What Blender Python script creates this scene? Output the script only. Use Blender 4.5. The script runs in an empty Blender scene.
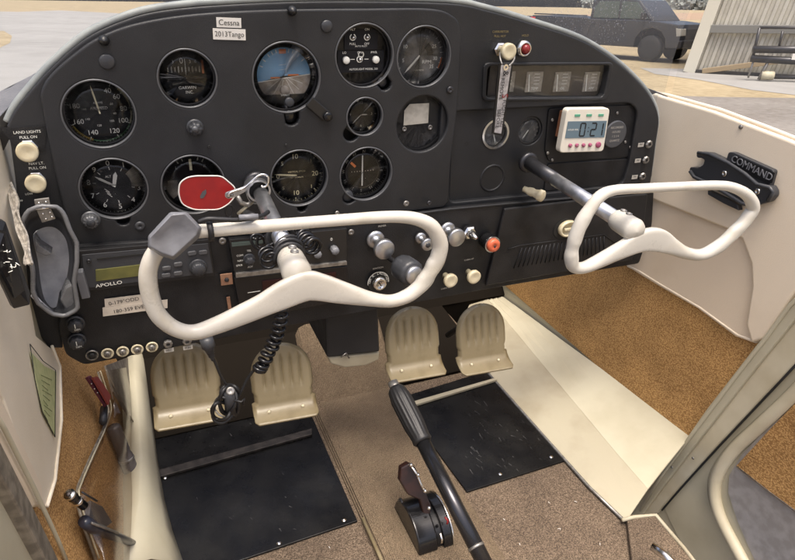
import bpy, bmesh, math, random
from mathutils import Matrix, Vector, noise
random.seed(7)
S = bpy.context.scene
COL = S.collection
R_CV = Matrix(((0.9220229689658016, -0.3847264950834739, 0.04311807834496423),
               (-0.1457334030053146, -0.4481118709213059, -0.8820190056828843),
               (0.3586578034113677, 0.806958038015682, -0.46923693901046404)))
CAM = Vector((0.0, -0.815103, 0.2)); FPX = 623.36
RT = R_CV.transposed()
TILT = math.radians(4.45); EYE = 1.62
TM = Matrix.Rotation(TILT, 4, 'X')
_c = TM @ CAM
TM = Matrix.Translation((0, 0, EYE - _c.z)) @ TM
CAMW = TM @ CAM

# ------------------------------------------------------------ measuring helpers
def ray(px, py): return RT @ Vector(((px-397.5)/FPX, (py-280)/FPX, 1.0))
def PY(px, py, y=0.0):
    d = ray(px, py); return CAM + d*((y-CAM.y)/d.y)
def PX(px, py, x=0.0):
    d = ray(px, py); return CAM + d*((x-CAM.x)/d.x)
def PZ(px, py, z=0.0):
    d = ray(px, py); return CAM + d*((z-CAM.z)/d.z)
def PD(px, py, dep): return CAM + ray(px, py)*dep
def PP(px, py, o, n):
    d = ray(px, py); o = Vector(o); n = Vector(n)
    return CAM + d*((o-CAM).dot(n)/d.dot(n))
def depth(p): return (R_CV @ (Vector(p)-CAM)).z
def GW(px, py, h=0.0):                       # on the level ground outside (world frame)
    d = TM.to_3x3() @ ray(px, py); return CAMW + d*((h-CAMW.z)/d.z)
def AW(px, py, dist):
    d = TM.to_3x3() @ ray(px, py); return CAMW + d*(dist/math.hypot(d.x, d.y))

# ------------------------------------------------------------ materials
MATS = {}
def mat(name, col, rough=0.5, metal=0.0, col2=None, cs=60.0, bump=0.0, bs=400.0, coat=0.0, emis=None, spec=0.5, mixlo=0.4, mixhi=0.6, rv=0.0):
    if name in MATS: return MATS[name]
    m = bpy.data.materials.new(name); m.use_nodes = True
    nt = m.node_tree; b = nt.nodes['Principled BSDF']
    b.inputs['Base Color'].default_value = (*col, 1); b.inputs['Roughness'].default_value = rough
    b.inputs['Metallic'].default_value = metal; b.inputs['Coat Weight'].default_value = coat
    b.inputs['Specular IOR Level'].default_value = spec
    tc = nt.nodes.new('ShaderNodeTexCoord')
    if col2:
        n = nt.nodes.new('ShaderNodeTexNoise'); n.inputs['Scale'].default_value = cs; n.inputs['Detail'].default_value = 5
        r = nt.nodes.new('ShaderNodeValToRGB'); r.color_ramp.elements[0].position = mixlo; r.color_ramp.elements[1].position = mixhi
        r.color_ramp.elements[0].color = (*col, 1); r.color_ramp.elements[1].color = (*col2, 1)
        nt.links.new(tc.outputs['Object'], n.inputs['Vector']); nt.links.new(n.outputs['Fac'], r.inputs['Fac'])
        nt.links.new(r.outputs['Color'], b.inputs['Base Color'])
    if rv:
        n = nt.nodes.new('ShaderNodeTexNoise'); n.inputs['Scale'].default_value = 22; n.inputs['Detail'].default_value = 8; n.inputs['Roughness'].default_value = .7
        r = nt.nodes.new('ShaderNodeMapRange'); r.inputs['From Min'].default_value = .3; r.inputs['From Max'].default_value = .7
        r.inputs['To Min'].default_value = max(.05, rough-rv); r.inputs['To Max'].default_value = rough+rv
        nt.links.new(tc.outputs['Object'], n.inputs['Vector']); nt.links.new(n.outputs['Fac'], r.inputs['Value']); nt.links.new(r.outputs['Result'], b.inputs['Roughness'])
    if bump:
        n = nt.nodes.new('ShaderNodeTexNoise'); n.inputs['Scale'].default_value = bs; n.inputs['Detail'].default_value = 3
        bp = nt.nodes.new('ShaderNodeBump'); bp.inputs['Strength'].default_value = bump; bp.inputs['Distance'].default_value = 0.001
        nt.links.new(tc.outputs['Object'], n.inputs['Vector']); nt.links.new(n.outputs['Fac'], bp.inputs['Height'])
        nt.links.new(bp.outputs['Normal'], b.inputs['Normal'])
    if emis:
        b.inputs['Emission Color'].default_value = (*emis[0], 1); b.inputs['Emission Strength'].default_value = emis[1]
    MATS[name] = m; return m
M = {}
M['panel'] = mat('panel_plastic', (0.0130, 0.0138, 0.0158), 0.46, bump=0.4, bs=1100, col2=(0.0205, 0.0212, 0.0238), cs=9, rv=.12, spec=.42)
M['panel_low'] = mat('lower_panel_plastic', (0.008, 0.0083, 0.0095), 0.45, bump=0.6, bs=700, col2=(0.015, 0.015, 0.0165), cs=25, rv=.12, spec=.4)
M['black'] = mat('black_plastic', (0.010, 0.010, 0.011), 0.38, bump=0.15, bs=600)
M['face'] = mat('dial_black', (0.013, 0.013, 0.015), 0.7, spec=.25)
M['gloss'] = mat('gloss_black', (0.008, 0.008, 0.009), 0.18)
M['rim'] = mat('satin_rim', (0.10, 0.103, 0.11), 0.38, metal=0.35)
M['white'] = mat('marking_white', (0.80, 0.80, 0.74), 0.6)
M['dimwhite'] = mat('faded_marking', (0.42, 0.40, 0.36), 0.7)
M['cream_mark'] = mat('cream_marking', (0.85, 0.78, 0.52), 0.6)
M['yellow'] = mat('yellow_marking', (0.55, 0.38, 0.07), 0.6)
M['green'] = mat('green_marking', (0.10, 0.30, 0.14), 0.6)
M['orange'] = mat('orange_marking', (0.75, 0.22, 0.06), 0.6)
M['red'] = mat('red_enamel', (0.30, 0.012, 0.012), 0.42, col2=(0.24, 0.010, 0.012), cs=40)
M['sky_blue'] = mat('dial_blue', (0.20, 0.42, 0.66), 0.5)
M['earth'] = mat('dial_brown', (0.30, 0.25, 0.20), 0.6, col2=(0.40, 0.36, 0.32), cs=120)
M['silverdial'] = mat('silver_dial', (0.26, 0.26, 0.26), 0.5, col2=(0.16, 0.16, 0.16), cs=60)
M['palecard'] = mat('pale_card', (0.48, 0.46, 0.40), 0.8, col2=(0.38, 0.36, 0.31), cs=90)
M['window'] = mat('gauge_window', (0.030, 0.026, 0.024), 0.5, col2=(0.045, 0.038, 0.034), cs=80)
M['windowpale'] = mat('gauge_pale_window', (0.30, 0.28, 0.24), 0.5, col2=(0.22, 0.20, 0.17), cs=200)
M['alu'] = mat('brushed_aluminium', (0.55, 0.56, 0.58), 0.32, metal=0.9, col2=(0.40, 0.41, 0.43), cs=60, bump=0.1)
M['chrome'] = mat('chrome', (0.75, 0.74, 0.72), 0.18, metal=1.0)
M['steel'] = mat('dull_steel', (0.32, 0.31, 0.29), 0.45, metal=0.8, col2=(0.22, 0.21, 0.20), cs=150, bump=0.2)
M['darksteel'] = mat('dark_steel', (0.05, 0.05, 0.055), 0.35, metal=0.6)
M['yoke'] = mat('yoke_enamel', (0.51, 0.485, 0.425), 0.30, col2=(0.39, 0.35, 0.27), cs=28, bump=0.12, bs=160, coat=0.3, mixlo=.5, mixhi=.8, rv=.10)
M['yoke2'] = mat('yoke_enamel_pale', (0.53, 0.51, 0.455), 0.32, col2=(0.44, 0.40, 0.32), cs=28, bump=0.12, bs=160, coat=0.12, mixlo=.5, mixhi=.8, rv=.10)
M['knob'] = mat('ivory_knob', (0.62, 0.56, 0.40), 0.35, col2=(0.55, 0.48, 0.32), cs=90)
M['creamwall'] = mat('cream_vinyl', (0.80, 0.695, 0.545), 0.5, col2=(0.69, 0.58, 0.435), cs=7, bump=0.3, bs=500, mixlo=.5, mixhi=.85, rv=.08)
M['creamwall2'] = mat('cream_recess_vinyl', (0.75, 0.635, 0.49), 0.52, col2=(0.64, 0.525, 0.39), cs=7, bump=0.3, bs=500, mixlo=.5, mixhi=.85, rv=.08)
M['creamleft'] = mat('door_lit_cream_vinyl', (0.80, 0.725, 0.59), 0.5, col2=(0.70, 0.62, 0.48), cs=7, bump=0.2, bs=400, mixlo=.45, mixhi=.8, rv=.08)  # lighter than the other cream vinyl, standing in for door light
M['trim'] = mat('painted_trim', (0.60, 0.55, 0.41), 0.42, col2=(0.52, 0.465, 0.33), cs=12, bump=0.15, bs=120, rv=.08)
M['trimlow'] = mat('darker_painted_trim', (0.39, 0.355, 0.26), 0.58, col2=(0.28, 0.24, 0.16), cs=10, bump=0.2, bs=120, mixlo=.45, mixhi=.8, rv=.08)  # darker tone of the trim paint, blotched at random
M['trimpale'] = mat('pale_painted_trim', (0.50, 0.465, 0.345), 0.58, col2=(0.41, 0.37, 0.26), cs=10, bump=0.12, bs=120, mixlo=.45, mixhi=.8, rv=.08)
M['beadmetal'] = mat('worn_door_bead', (0.30, 0.27, 0.22), 0.5, metal=0.3, col2=(0.18, 0.16, 0.13), cs=70, bump=0.4, bs=200)
M['pedal'] = mat('pedal_enamel', (0.225, 0.185, 0.11), 0.38, col2=(0.15, 0.115, 0.06), cs=30, bump=0.15, bs=150, mixlo=0.5, mixhi=0.75, rv=.1)
M['grey'] = mat('grey_plastic', (0.19, 0.195, 0.21), 0.42, col2=(0.15, 0.153, 0.165), cs=50, bump=0.15, rv=.08)
M['paleliner'] = mat('pale_grey_liner', (0.62, 0.64, 0.68), 0.5, col2=(0.48, 0.50, 0.55), cs=60, bump=0.2)
M['holdergrey'] = mat('holder_grey', (0.16, 0.165, 0.175), 0.3, col2=(0.12, 0.123, 0.13), cs=50, bump=0.15, rv=.08)
M['charcoal'] = mat('charcoal_plastic', (0.035, 0.037, 0.042), 0.42, bump=0.2)
M['lcd'] = mat('lcd_olive', (0.13, 0.125, 0.035), 0.3, col2=(0.10, 0.10, 0.03), cs=60)
M['lcdblue'] = mat('lcd_grey_blue', (0.13, 0.19, 0.23), 0.3)
M['ink'] = mat('ink_black', (0.01, 0.01, 0.01), 0.6)
M['sticker'] = mat('sticker_cream', (0.58, 0.52, 0.44), 0.6, col2=(0.50, 0.45, 0.38), cs=60)
M['stickerw'] = mat('sticker_white', (0.66, 0.64, 0.60), 0.6)
M['timer'] = mat('timer_ivory', (0.74, 0.70, 0.60), 0.38)
M['pink'] = mat('timer_button_plum', (0.34, 0.07, 0.15), 0.4)
M['greenlab'] = mat('timer_label_green', (0.10, 0.34, 0.22), 0.5)
M['cork'] = mat('brown_backing', (0.24, 0.10, 0.05), 0.7)
M['copper'] = mat('tan_bracket', (0.34, 0.19, 0.12), 0.45, metal=0.3, col2=(0.26, 0.14, 0.09), cs=120)
M['redknob'] = mat('orange_red_knob', (0.62, 0.13, 0.06), 0.38)
M['lampred'] = mat('indicator_red', (0.22, 0.02, 0.02), 0.2)
M['mat'] = mat('black_floor_mat', (0.006, 0.006, 0.0065), 0.30, bump=0.35, bs=90, col2=(0.012, 0.0118, 0.0115), cs=14, spec=.18, rv=.14)
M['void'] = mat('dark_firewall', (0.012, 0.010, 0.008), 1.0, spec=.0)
M['scratch'] = mat('pale_scuff', (0.12, 0.12, 0.12), 0.6)
M['brown'] = mat('brown_bakelite', (0.028, 0.011, 0.008), 0.35, col2=(0.016, 0.007, 0.006), cs=60)
M['rubber'] = mat('black_rubber', (0.011, 0.011, 0.012), 0.5, bump=0.2)
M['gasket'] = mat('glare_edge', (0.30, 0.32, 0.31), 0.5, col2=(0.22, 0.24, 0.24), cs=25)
M['greensticker'] = mat('green_placard', (0.55, 0.58, 0.32), 0.5, col2=(0.44, 0.49, 0.24), cs=90)
M['maroon'] = mat('maroon_edge', (0.13, 0.03, 0.05), 0.6)
M['tape'] = mat('crinkled_foil_tape', (0.62, 0.58, 0.52), 0.28, metal=0.4, col2=(0.35, 0.32, 0.28), cs=180, bump=1.0, bs=260)
M['tyre'] = mat('tyre_rubber', (0.02, 0.02, 0.02), 0.8)
M['truck'] = mat('truck_charcoal', (0.018, 0.020, 0.026), 0.35, coat=0.3)
M['truckglass'] = mat('truck_tinted_glass', (0.07, 0.095, 0.085), 0.12)
M['lampglass'] = mat('tail_lamp_red', (0.6, 0.03, 0.03), 0.25)
M['pinkliner'] = mat('pocket_back', (0.52, 0.28, 0.155), 0.6, col2=(0.40, 0.22, 0.11), cs=40, bump=0.2)

def nodes_mat(name):
    m = bpy.data.materials.new(name); m.use_nodes = True; nt = m.node_tree
    return m, nt, nt.nodes['Principled BSDF'], nt.nodes.new('ShaderNodeTexCoord')
def fabric():
    m, nt, b, tc = nodes_mat('gold_woven_fabric'); L = nt.links.new
    mp = nt.nodes.new('ShaderNodeMapping'); mp.inputs['Scale'].default_value = (310, 310, 500)
    v = nt.nodes.new('ShaderNodeTexVoronoi'); v.inputs['Scale'].default_value = 1.0
    L(tc.outputs['Object'], mp.inputs['Vector']); L(mp.outputs['Vector'], v.inputs['Vector'])
    r = nt.nodes.new('ShaderNodeValToRGB'); e = r.color_ramp.elements
    e[0].color = (0.74, 0.47, 0.19, 1); e[0].position = 0.12; e[1].color = (0.33, 0.18, 0.06, 1); e[1].position = 0.66
    L(v.outputs['Distance'], r.inputs['Fac'])
    n = nt.nodes.new('ShaderNodeTexNoise'); n.inputs['Scale'].default_value = 11; n.inputs['Detail'].default_value = 6; L(tc.outputs['Object'], n.inputs['Vector'])
    r2 = nt.nodes.new('ShaderNodeValToRGB'); r2.color_ramp.elements[0].color = (0.74, 0.70, 0.66, 1); r2.color_ramp.elements[1].color = (1.06, 1.03, 1, 1)
    r2.color_ramp.elements[0].position = .3; r2.color_ramp.elements[1].position = .7
    L(n.outputs['Fac'], r2.inputs['Fac'])
    mx = nt.nodes.new('ShaderNodeMixRGB'); mx.blend_type = 'MULTIPLY'; mx.inputs['Fac'].default_value = 1
    L(r.outputs['Color'], mx.inputs['Color1']); L(r2.outputs['Color'], mx.inputs['Color2']); L(mx.outputs['Color'], b.inputs['Base Color'])
    bp = nt.nodes.new('ShaderNodeBump'); bp.inputs['Strength'].default_value = 0.7; bp.inputs['Distance'].default_value = -0.001
    L(v.outputs['Distance'], bp.inputs['Height']); L(bp.outputs['Normal'], b.inputs['Normal']); b.inputs['Roughness'].default_value = 0.85
    return m
M['fabric'] = fabric()
def carpet(name, c1, c2, c3, ribs=0.0, scale=520):
    m, nt, b, tc = nodes_mat(name); L = nt.links.new
    n = nt.nodes.new('ShaderNodeTexNoise'); n.inputs['Scale'].default_value = scale; n.inputs['Detail'].default_value = 2
    L(tc.outputs['Object'], n.inputs['Vector'])
    r = nt.nodes.new('ShaderNodeValToRGB'); e = r.color_ramp.elements
    e[0].color = (*c1, 1); e[0].position = 0.36; e[1].color = (*c3, 1); e[1].position = 0.66
    k = e.new(0.5); k.color = (*c2, 1)
    L(n.outputs['Fac'], r.inputs['Fac'])
    n2 = nt.nodes.new('ShaderNodeTexNoise'); n2.inputs['Scale'].default_value = 9; n2.inputs['Detail'].default_value = 5; L(tc.outputs['Object'], n2.inputs['Vector'])
    r2 = nt.nodes.new('ShaderNodeValToRGB'); r2.color_ramp.elements[0].color = (0.72, 0.70, 0.68, 1); r2.color_ramp.elements[1].color = (1.1, 1.08, 1.04, 1)
    r2.color_ramp.elements[0].position = .3; r2.color_ramp.elements[1].position = .7
    L(n2.outputs['Fac'], r2.inputs['Fac'])
    mx = nt.nodes.new('ShaderNodeMixRGB'); mx.blend_type = 'MULTIPLY'; mx.inputs['Fac'].default_value = 1
    L(r.outputs['Color'], mx.inputs['Color1']); L(r2.outputs['Color'], mx.inputs['Color2']); L(mx.outputs['Color'], b.inputs['Base Color'])
    bp = nt.nodes.new('ShaderNodeBump'); bp.inputs['Strength'].default_value = 0.9; bp.inputs['Distance'].default_value = 0.002
    L(n.outputs['Fac'], bp.inputs['Height']); nrm = bp
    if ribs:
        w = nt.nodes.new('ShaderNodeTexWave'); w.wave_type = 'BANDS'; w.bands_direction = 'X'; w.inputs['Scale'].default_value = ribs
        w.inputs['Distortion'].default_value = 0.6; w.inputs['Detail'].default_value = 2; w.inputs['Detail Scale'].default_value = 3
        L(tc.outputs['Object'], w.inputs['Vector'])
        b2 = nt.nodes.new('ShaderNodeBump'); b2.inputs['Strength'].default_value = 0.8; b2.inputs['Distance'].default_value = 0.0015
        L(w.outputs['Fac'], b2.inputs['Height']); L(bp.outputs['Normal'], b2.inputs['Normal']); nrm = b2
    L(nrm.outputs['Normal'], b.inputs['Normal']); b.inputs['Roughness'].default_value = 0.95
    return m
M['carpet'] = carpet('brown_loop_carpet', (0.060, 0.043, 0.029), (0.125, 0.092, 0.064), (0.215, 0.165, 0.120))
M['tunnelcarpet'] = carpet('ribbed_tunnel_carpet', (0.115, 0.082, 0.052), (0.185, 0.137, 0.088), (0.26, 0.20, 0.133), ribs=125, scale=600)

def glass(name, tint=(1, 1, 1), haze=0.0, speck=0.0, gloss=0.06, hcol=(0.7, 0.7, 0.7), rough=0.03):
    m = bpy.data.materials.new(name); m.use_nodes = True; nt = m.node_tree; L = nt.links.new
    nt.nodes.clear(); out = nt.nodes.new('ShaderNodeOutputMaterial')
    t = nt.nodes.new('ShaderNodeBsdfTransparent'); t.inputs['Color'].default_value = (*tint, 1)
    g = nt.nodes.new('ShaderNodeBsdfGlossy'); g.inputs['Roughness'].default_value = rough
    fr = nt.nodes.new('ShaderNodeLayerWeight'); fr.inputs['Blend'].default_value = 0.5
    pw = nt.nodes.new('ShaderNodeMath'); pw.operation = 'POWER'; pw.inputs[1].default_value = 4.0
    mu = nt.nodes.new('ShaderNodeMath'); mu.operation = 'MULTIPLY_ADD'; mu.inputs[1].default_value = .8; mu.inputs[2].default_value = gloss
    cl = nt.nodes.new('ShaderNodeClamp')
    L(fr.outputs['Facing'], pw.inputs[0]); L(pw.outputs[0], mu.inputs[0]); L(mu.outputs[0], cl.inputs['Value'])
    mx = nt.nodes.new('ShaderNodeMixShader'); L(cl.outputs[0], mx.inputs['Fac']); L(t.outputs[0], mx.inputs[1]); L(g.outputs[0], mx.inputs[2])
    last = mx
    if haze or speck:
        tc = nt.nodes.new('ShaderNodeTexCoord'); d = nt.nodes.new('ShaderNodeBsdfTranslucent'); d.inputs['Color'].default_value = (*hcol, 1)
        n = nt.nodes.new('ShaderNodeTexNoise'); n.inputs['Scale'].default_value = 430; n.inputs['Detail'].default_value = 3
        r = nt.nodes.new('ShaderNodeValToRGB'); r.color_ramp.elements[0].position = 0.57; r.color_ramp.elements[1].position = 0.66
        n2 = nt.nodes.new('ShaderNodeTexNoise'); n2.inputs['Scale'].default_value = 9; n2.inputs['Detail'].default_value = 4
        r2 = nt.nodes.new('ShaderNodeValToRGB'); r2.color_ramp.elements[0].position = 0.42; r2.color_ramp.elements[1].position = 0.62
        L(tc.outputs['Object'], n.inputs['Vector']); L(n.outputs['Fac'], r.inputs['Fac'])
        L(tc.outputs['Object'], n2.inputs['Vector']); L(n2.outputs['Fac'], r2.inputs['Fac'])
        a = nt.nodes.new('ShaderNodeMath'); a.operation = 'MULTIPLY'; L(r.outputs['Color'], a.inputs[0]); L(r2.outputs['Color'], a.inputs[1])
        c = nt.nodes.new('ShaderNodeMath'); c.operation = 'MULTIPLY_ADD'; c.inputs[1].default_value = speck; c.inputs[2].default_value = haze
        L(a.outputs[0], c.inputs[0])
        sp = nt.nodes.new('ShaderNodeSeparateXYZ'); L(tc.outputs['Object'], sp.inputs[0]); mr = nt.nodes.new('ShaderNodeMapRange'); mr.inputs['From Min'].default_value = .0; mr.inputs['From Max'].default_value = .16
        L(sp.outputs['X'], mr.inputs['Value']); a3 = nt.nodes.new('ShaderNodeMath'); a3.operation = 'MULTIPLY'; L(mr.outputs['Result'], a3.inputs[0]); L(a.outputs[0], a3.inputs[1]); L(a3.outputs[0], c.inputs[0])
        m2 = nt.nodes.new('ShaderNodeMixShader'); L(c.outputs[0], m2.inputs['Fac']); L(mx.outputs[0], m2.inputs[1]); L(d.outputs[0], m2.inputs[2]); last = m2
    L(last.outputs[0], out.inputs['Surface']); return m
M['glass'] = glass('instrument_glass', (0.97, 0.975, 0.98), gloss=0.03)
M['windshield'] = glass('dusty_windscreen', (0.95, 0.97, 0.96), haze=0.13, speck=0.35, gloss=0.02)
M['sidewin'] = glass('side_window_acrylic', (0.96, 0.97, 0.96), haze=0.04, speck=0.0, gloss=0.02)
M['pocket'] = glass('clear_vinyl', (0.92, 0.89, 0.85), haze=0.10, gloss=0.06, hcol=(0.5, 0.42, 0.36), rough=0.18)
M['bottleplastic'] = mat('smoky_plastic', (0.10, 0.09, 0.09), 0.2)

# ------------------------------------------------------------ mesh builder
PANEL = Matrix(((1, 0, 0, 0), (0, 0, -1, 0), (0, 1, 0, 0), (0, 0, 0, 1)))   # local (u,v,towards pilot) -> (x,z,-y)
def at_panel(x, z, y=0.0, rot=0.0):
    return Matrix.Translation((x, y, z)) @ PANEL @ Matrix.Rotation(rot, 4, 'Z')
def frame(o, zdir, up=(0, 0, 1)):
    z = Vector(zdir).normalized(); u = Vector(up)
    if abs(z.dot(u)) > .98*u.length: u = Vector((0, 1, 0))
    x = u.cross(z).normalized(); y = z.cross(x)
    m = Matrix((x, y, z)).transposed().to_4x4(); m.translation = Vector(o); return m
_txt = {}
def text_geo(s):
    if s not in _txt:
        c = bpy.data.curves.new('t', 'FONT'); c.body = s; c.align_x = 'CENTER'; c.align_y = 'CENTER'; c.resolution_u = 3; c.size = 1
        o = bpy.data.objects.new('t', c); COL.objects.link(o); bpy.context.view_layer.update()
        me = bpy.data.meshes.new_from_object(o.evaluated_get(bpy.context.evaluated_depsgraph_get()))
        _txt[s] = ([v.co.copy() for v in me.vertices], [tuple(p.vertices) for p in me.polygons])
        bpy.data.meshes.remove(me); bpy.data.objects.remove(o); bpy.data.curves.remove(c)
    return _txt[s]
class MB:
    def __init__(s, m=None): s.v = []; s.f = []; s.sm = []; s.M = m or Matrix.Identity(4)
    def add(s, vs, fs, smooth=False, m=None):
        k = len(s.v); mm = s.M @ m if m is not None else s.M
        s.v += [mm @ Vector(q) for q in vs]; s.f += [tuple(i+k for i in f) for f in fs]; s.sm += [smooth]*len(fs); return s
    def box(s, c, d, m=None):
        x, y, z = c; a, b, e = d[0]/2, d[1]/2, d[2]/2
        vs = [(x+i*a, y+j*b, z+k*e) for i in (-1, 1) for j in (-1, 1) for k in (-1, 1)]
        return s.add(vs, [(0, 1, 3, 2), (4, 6, 7, 5), (0, 4, 5, 1), (2, 3, 7, 6), (0, 2, 6, 4), (1, 5, 7, 3)], False, m)
    def lathe(s, prof, seg=32, m=None, smooth=True, rfun=None):
        vs = []; fs = []; n = len(prof)
        for i in range(seg):
            a = 2*math.pi*i/seg
            for (r, h) in prof:
                q = r*(rfun(a, h) if rfun else 1); vs.append((q*math.cos(a), q*math.sin(a), h))
        for i in range(seg):
            j = (i+1) % seg
            for k in range(n-1):
                fs.append((i*n+k, j*n+k, j*n+k+1, i*n+k+1))
        if prof[0][0] > 1e-6: fs.append(tuple(i*n for i in range(seg))[::-1])
        if prof[-1][0] > 1e-6: fs.append(tuple(i*n+n-1 for i in range(seg)))
        return s.add(vs, fs, smooth, m)
    def ring(s, r0, r1, h, z=0, seg=48, m=None):
        prof = [(r0, z), (r0, z+h), (r1, z+h), (r1, z), (r0, z)]; vs = []; fs = []
        for i in range(seg):
            a = 2*math.pi*i/seg
            for (r, hh) in prof[:4]: vs.append((r*math.cos(a), r*math.sin(a), hh))
        for i in range(seg):
            j = (i+1) % seg
            for k in range(4): fs.append((i*4+k, i*4+(k+1) % 4, j*4+(k+1) % 4, j*4+k))
        return s.add(vs, fs, False, m)
    def arc(s, r0, r1, a0, a1, z=0, h=.0002, m=None):       # clock angles, degrees from top
        n = max(4, int(abs(a1-a0)/5)); vs = []
        for i in range(n+1):
            a = math.radians(a0+(a1-a0)*i/n)
            for r in (r0, r1): vs.append((r*math.sin(a), r*math.cos(a), z+h))
        return s.add(vs, [(2*i, 2*i+1, 2*i+3, 2*i+2) for i in range(n)], False, m)
    def tick(s, a, r0, r1, w, z=0.0003, m=None):
        a = math.radians(a); d = Vector((math.sin(a), math.cos(a), 0)); n = Vector((d.y, -d.x, 0))*w/2; zz = Vector((0, 0, z))
        return s.add([d*r0-n+zz, d*r0+n+zz, d*r1+n+zz, d*r1-n+zz], [(0, 1, 2, 3)], False, m)
    def text(s, t, x, y, size, z=0.0003, rot=0, m=None, sx=1.0):
        vs, fs = text_geo(t); mm = Matrix.Translation((x, y, z)) @ Matrix.Rotation(rot, 4, 'Z') @ Matrix.Diagonal((size*sx, size, size, 1))
        return s.add(vs, fs, False, (m @ mm) if m is not None else mm)
    def tube(s, pts, r, seg=12, closed=False, caps=True, m=None):
        pts = [Vector(p) for p in pts]; n = len(pts); rr = r if isinstance(r, (list, tuple)) else [r]*n
        tg = [((pts[(i+1) % n] if closed or i < n-1 else pts[i])-(pts[i-1] if closed or i > 0 else pts[i])).normalized() for i in range(n)]
        u = tg[0].orthogonal().normalized(); vs = []; fs = []
        for i in range(n):
            u = (u-tg[i]*u.dot(tg[i])); u = u.normalized() if u.length > 1e-6 else tg[i].orthogonal().normalized(); w = tg[i].cross(u)
            for k in range(seg):
                a = 2*math.pi*k/seg; vs.append(pts[i]+(u*math.cos(a)+w*math.sin(a))*rr[i])
        for i in range(n if closed else n-1):
            j = (i+1) % n
            for k in range(seg): fs.append((i*seg+k, i*seg+(k+1) % seg, j*seg+(k+1) % seg, j*seg+k))
        if not closed and caps: fs.append(tuple(range(seg))[::-1]); fs.append(tuple((n-1)*seg+k for k in range(seg)))
        return s.add(vs, fs, True, m)
    def prism(s, pts, off, m=None):                          # 3D outline pushed along off
        pts = [Vector(p) for p in pts]; n = len(pts); off = Vector(off)
        vs = pts+[p+off for p in pts]
        return s.add(vs, [tuple(range(n)), tuple(range(n, 2*n))[::-1]]+[(i, i+n, (i+1) % n+n, (i+1) % n) for i in range(n)], False, m)
    def plate(s, outer, holes, thick, bev, m=None):          # 2D outline with real holes and rolled lips
        c = bpy.data.curves.new('c', 'CURVE'); c.dimensions = '2D'; c.fill_mode = 'BOTH'; c.extrude = thick/2; c.bevel_depth = bev; c.bevel_resolution = 2; c.offset = -bev
        for q in [outer]+holes:
            sp = c.splines.new('POLY'); sp.points.add(len(q)-1)
            for i, (x, y) in enumerate(q): sp.points[i].co = (x, y, 0, 1)
            sp.use_cyclic_u = True
        o = bpy.data.objects.new('c', c); COL.objects.link(o); bpy.context.view_layer.update()
        me = bpy.data.meshes.new_from_object(o.evaluated_get(bpy.context.evaluated_depsgraph_get()))
        s.add([v.co.copy() for v in me.vertices], [tuple(p.vertices) for p in me.polygons], False, m)
        bpy.data.meshes.remove(me); bpy.data.objects.remove(o); bpy.data.curves.remove(c); return s
    def build(s, name, material, parent=None, bevel=0, bseg=2, sub=0, solid=0, auto=None):
        me = bpy.data.meshes.new(name); rl = root_loc(parent) if parent else None
        if rl is None:
            rl = sum(s.v, Vector())/len(s.v)
        me.from_pydata([tuple(q-rl) for q in s.v], [], s.f); me.polygons.foreach_set('use_smooth', s.sm)
        me.materials.append(M[material] if isinstance(material, str) else material)
        me.validate(); bm = bmesh.new(); bm.from_mesh(me)
        bmesh.ops.recalc_face_normals(bm, faces=bm.faces); bm.to_mesh(me); bm.free()
        o = bpy.data.objects.new(name, me); COL.objects.link(o)
        if parent: o.parent = parent
        else: o.location = rl
        if solid: q = o.modifiers.new('s', 'SOLIDIFY'); q.thickness = solid; q.offset = 0
        if bevel: q = o.modifiers.new('b', 'BEVEL'); q.width = bevel; q.segments = bseg; q.limit_method = 'ANGLE'; q.angle_limit = math.radians(35); q.harden_normals = False
        if sub: q = o.modifiers.new('u', 'SUBSURF'); q.levels = sub; q.render_levels = sub
        return o
def root_loc(o):
    while o.parent: o = o.parent
    return o.location.copy()
OUT = set()
def tag(o, label=None, cat=None, group=None, kind=None, outside=False):
    if label: o['label'] = label
    if cat: o['category'] = cat
    if group: o['group'] = group
    if kind: o['kind'] = kind
    if outside: OUT.add(o.name)
    return o
def thing(name, loc, label, cat, group=None, outside=False):
    o = bpy.data.objects.new(name, None); COL.objects.link(o); o.location = Vector(loc); o.empty_display_size = 0.05
    return tag(o, label, cat, group, None, outside)
def struct(mb, name, material, label=None, cat=None, **k):
    out = k.pop('outside', False); o = mb.build(name, material, None, **k); return tag(o, label, cat, None, 'structure', out)
def circ(x, z, r, n=56): return [(x+r*math.cos(2*math.pi*i/n), z+r*math.sin(2*math.pi*i/n)) for i in range(n)]
def smooth(pts, k=6, closed=True):
    n = len(pts); out = []
    for i in range(n if closed else n-1):
        g = (lambda j: Vector(pts[j % n])) if closed else (lambda j: Vector(pts[max(0, min(n-1, j))]))
        a, b, c, d = g(i-1), g(i), g(i+1), g(i+2)
        for q in range(k):
            t = q/k; out.append(0.5*((2*b)+(c-a)*t+(2*a-5*b+4*c-d)*t*t+(3*b-a-3*c+d)*t**3))
    if not closed: out.append(Vector(pts[-1]))
    return out
def pxz(pts, y=0.0): return [(PY(a, b, y).x, PY(a, b, y).z) for a, b in pts]
def xz(px, py, y=0.0): p = PY(px, py, y); return p.x, p.z
def roundpoly(pts, r, k=4):
    out = []; n = len(pts)
    for i in range(n):
        a, b, c = Vector(pts[i-1]), Vector(pts[i]), Vector(pts[(i+1) % n])
        d1 = (a-b); d2 = (c-b); rr = min(r, d1.length*.45, d2.length*.45)
        p = b+d1.normalized()*rr; q = b+d2.normalized()*rr
        for t in range(k+1):
            t /= k; out.append(p*(1-t)**2+b*2*t*(1-t)+q*t*t)
    return out

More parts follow.
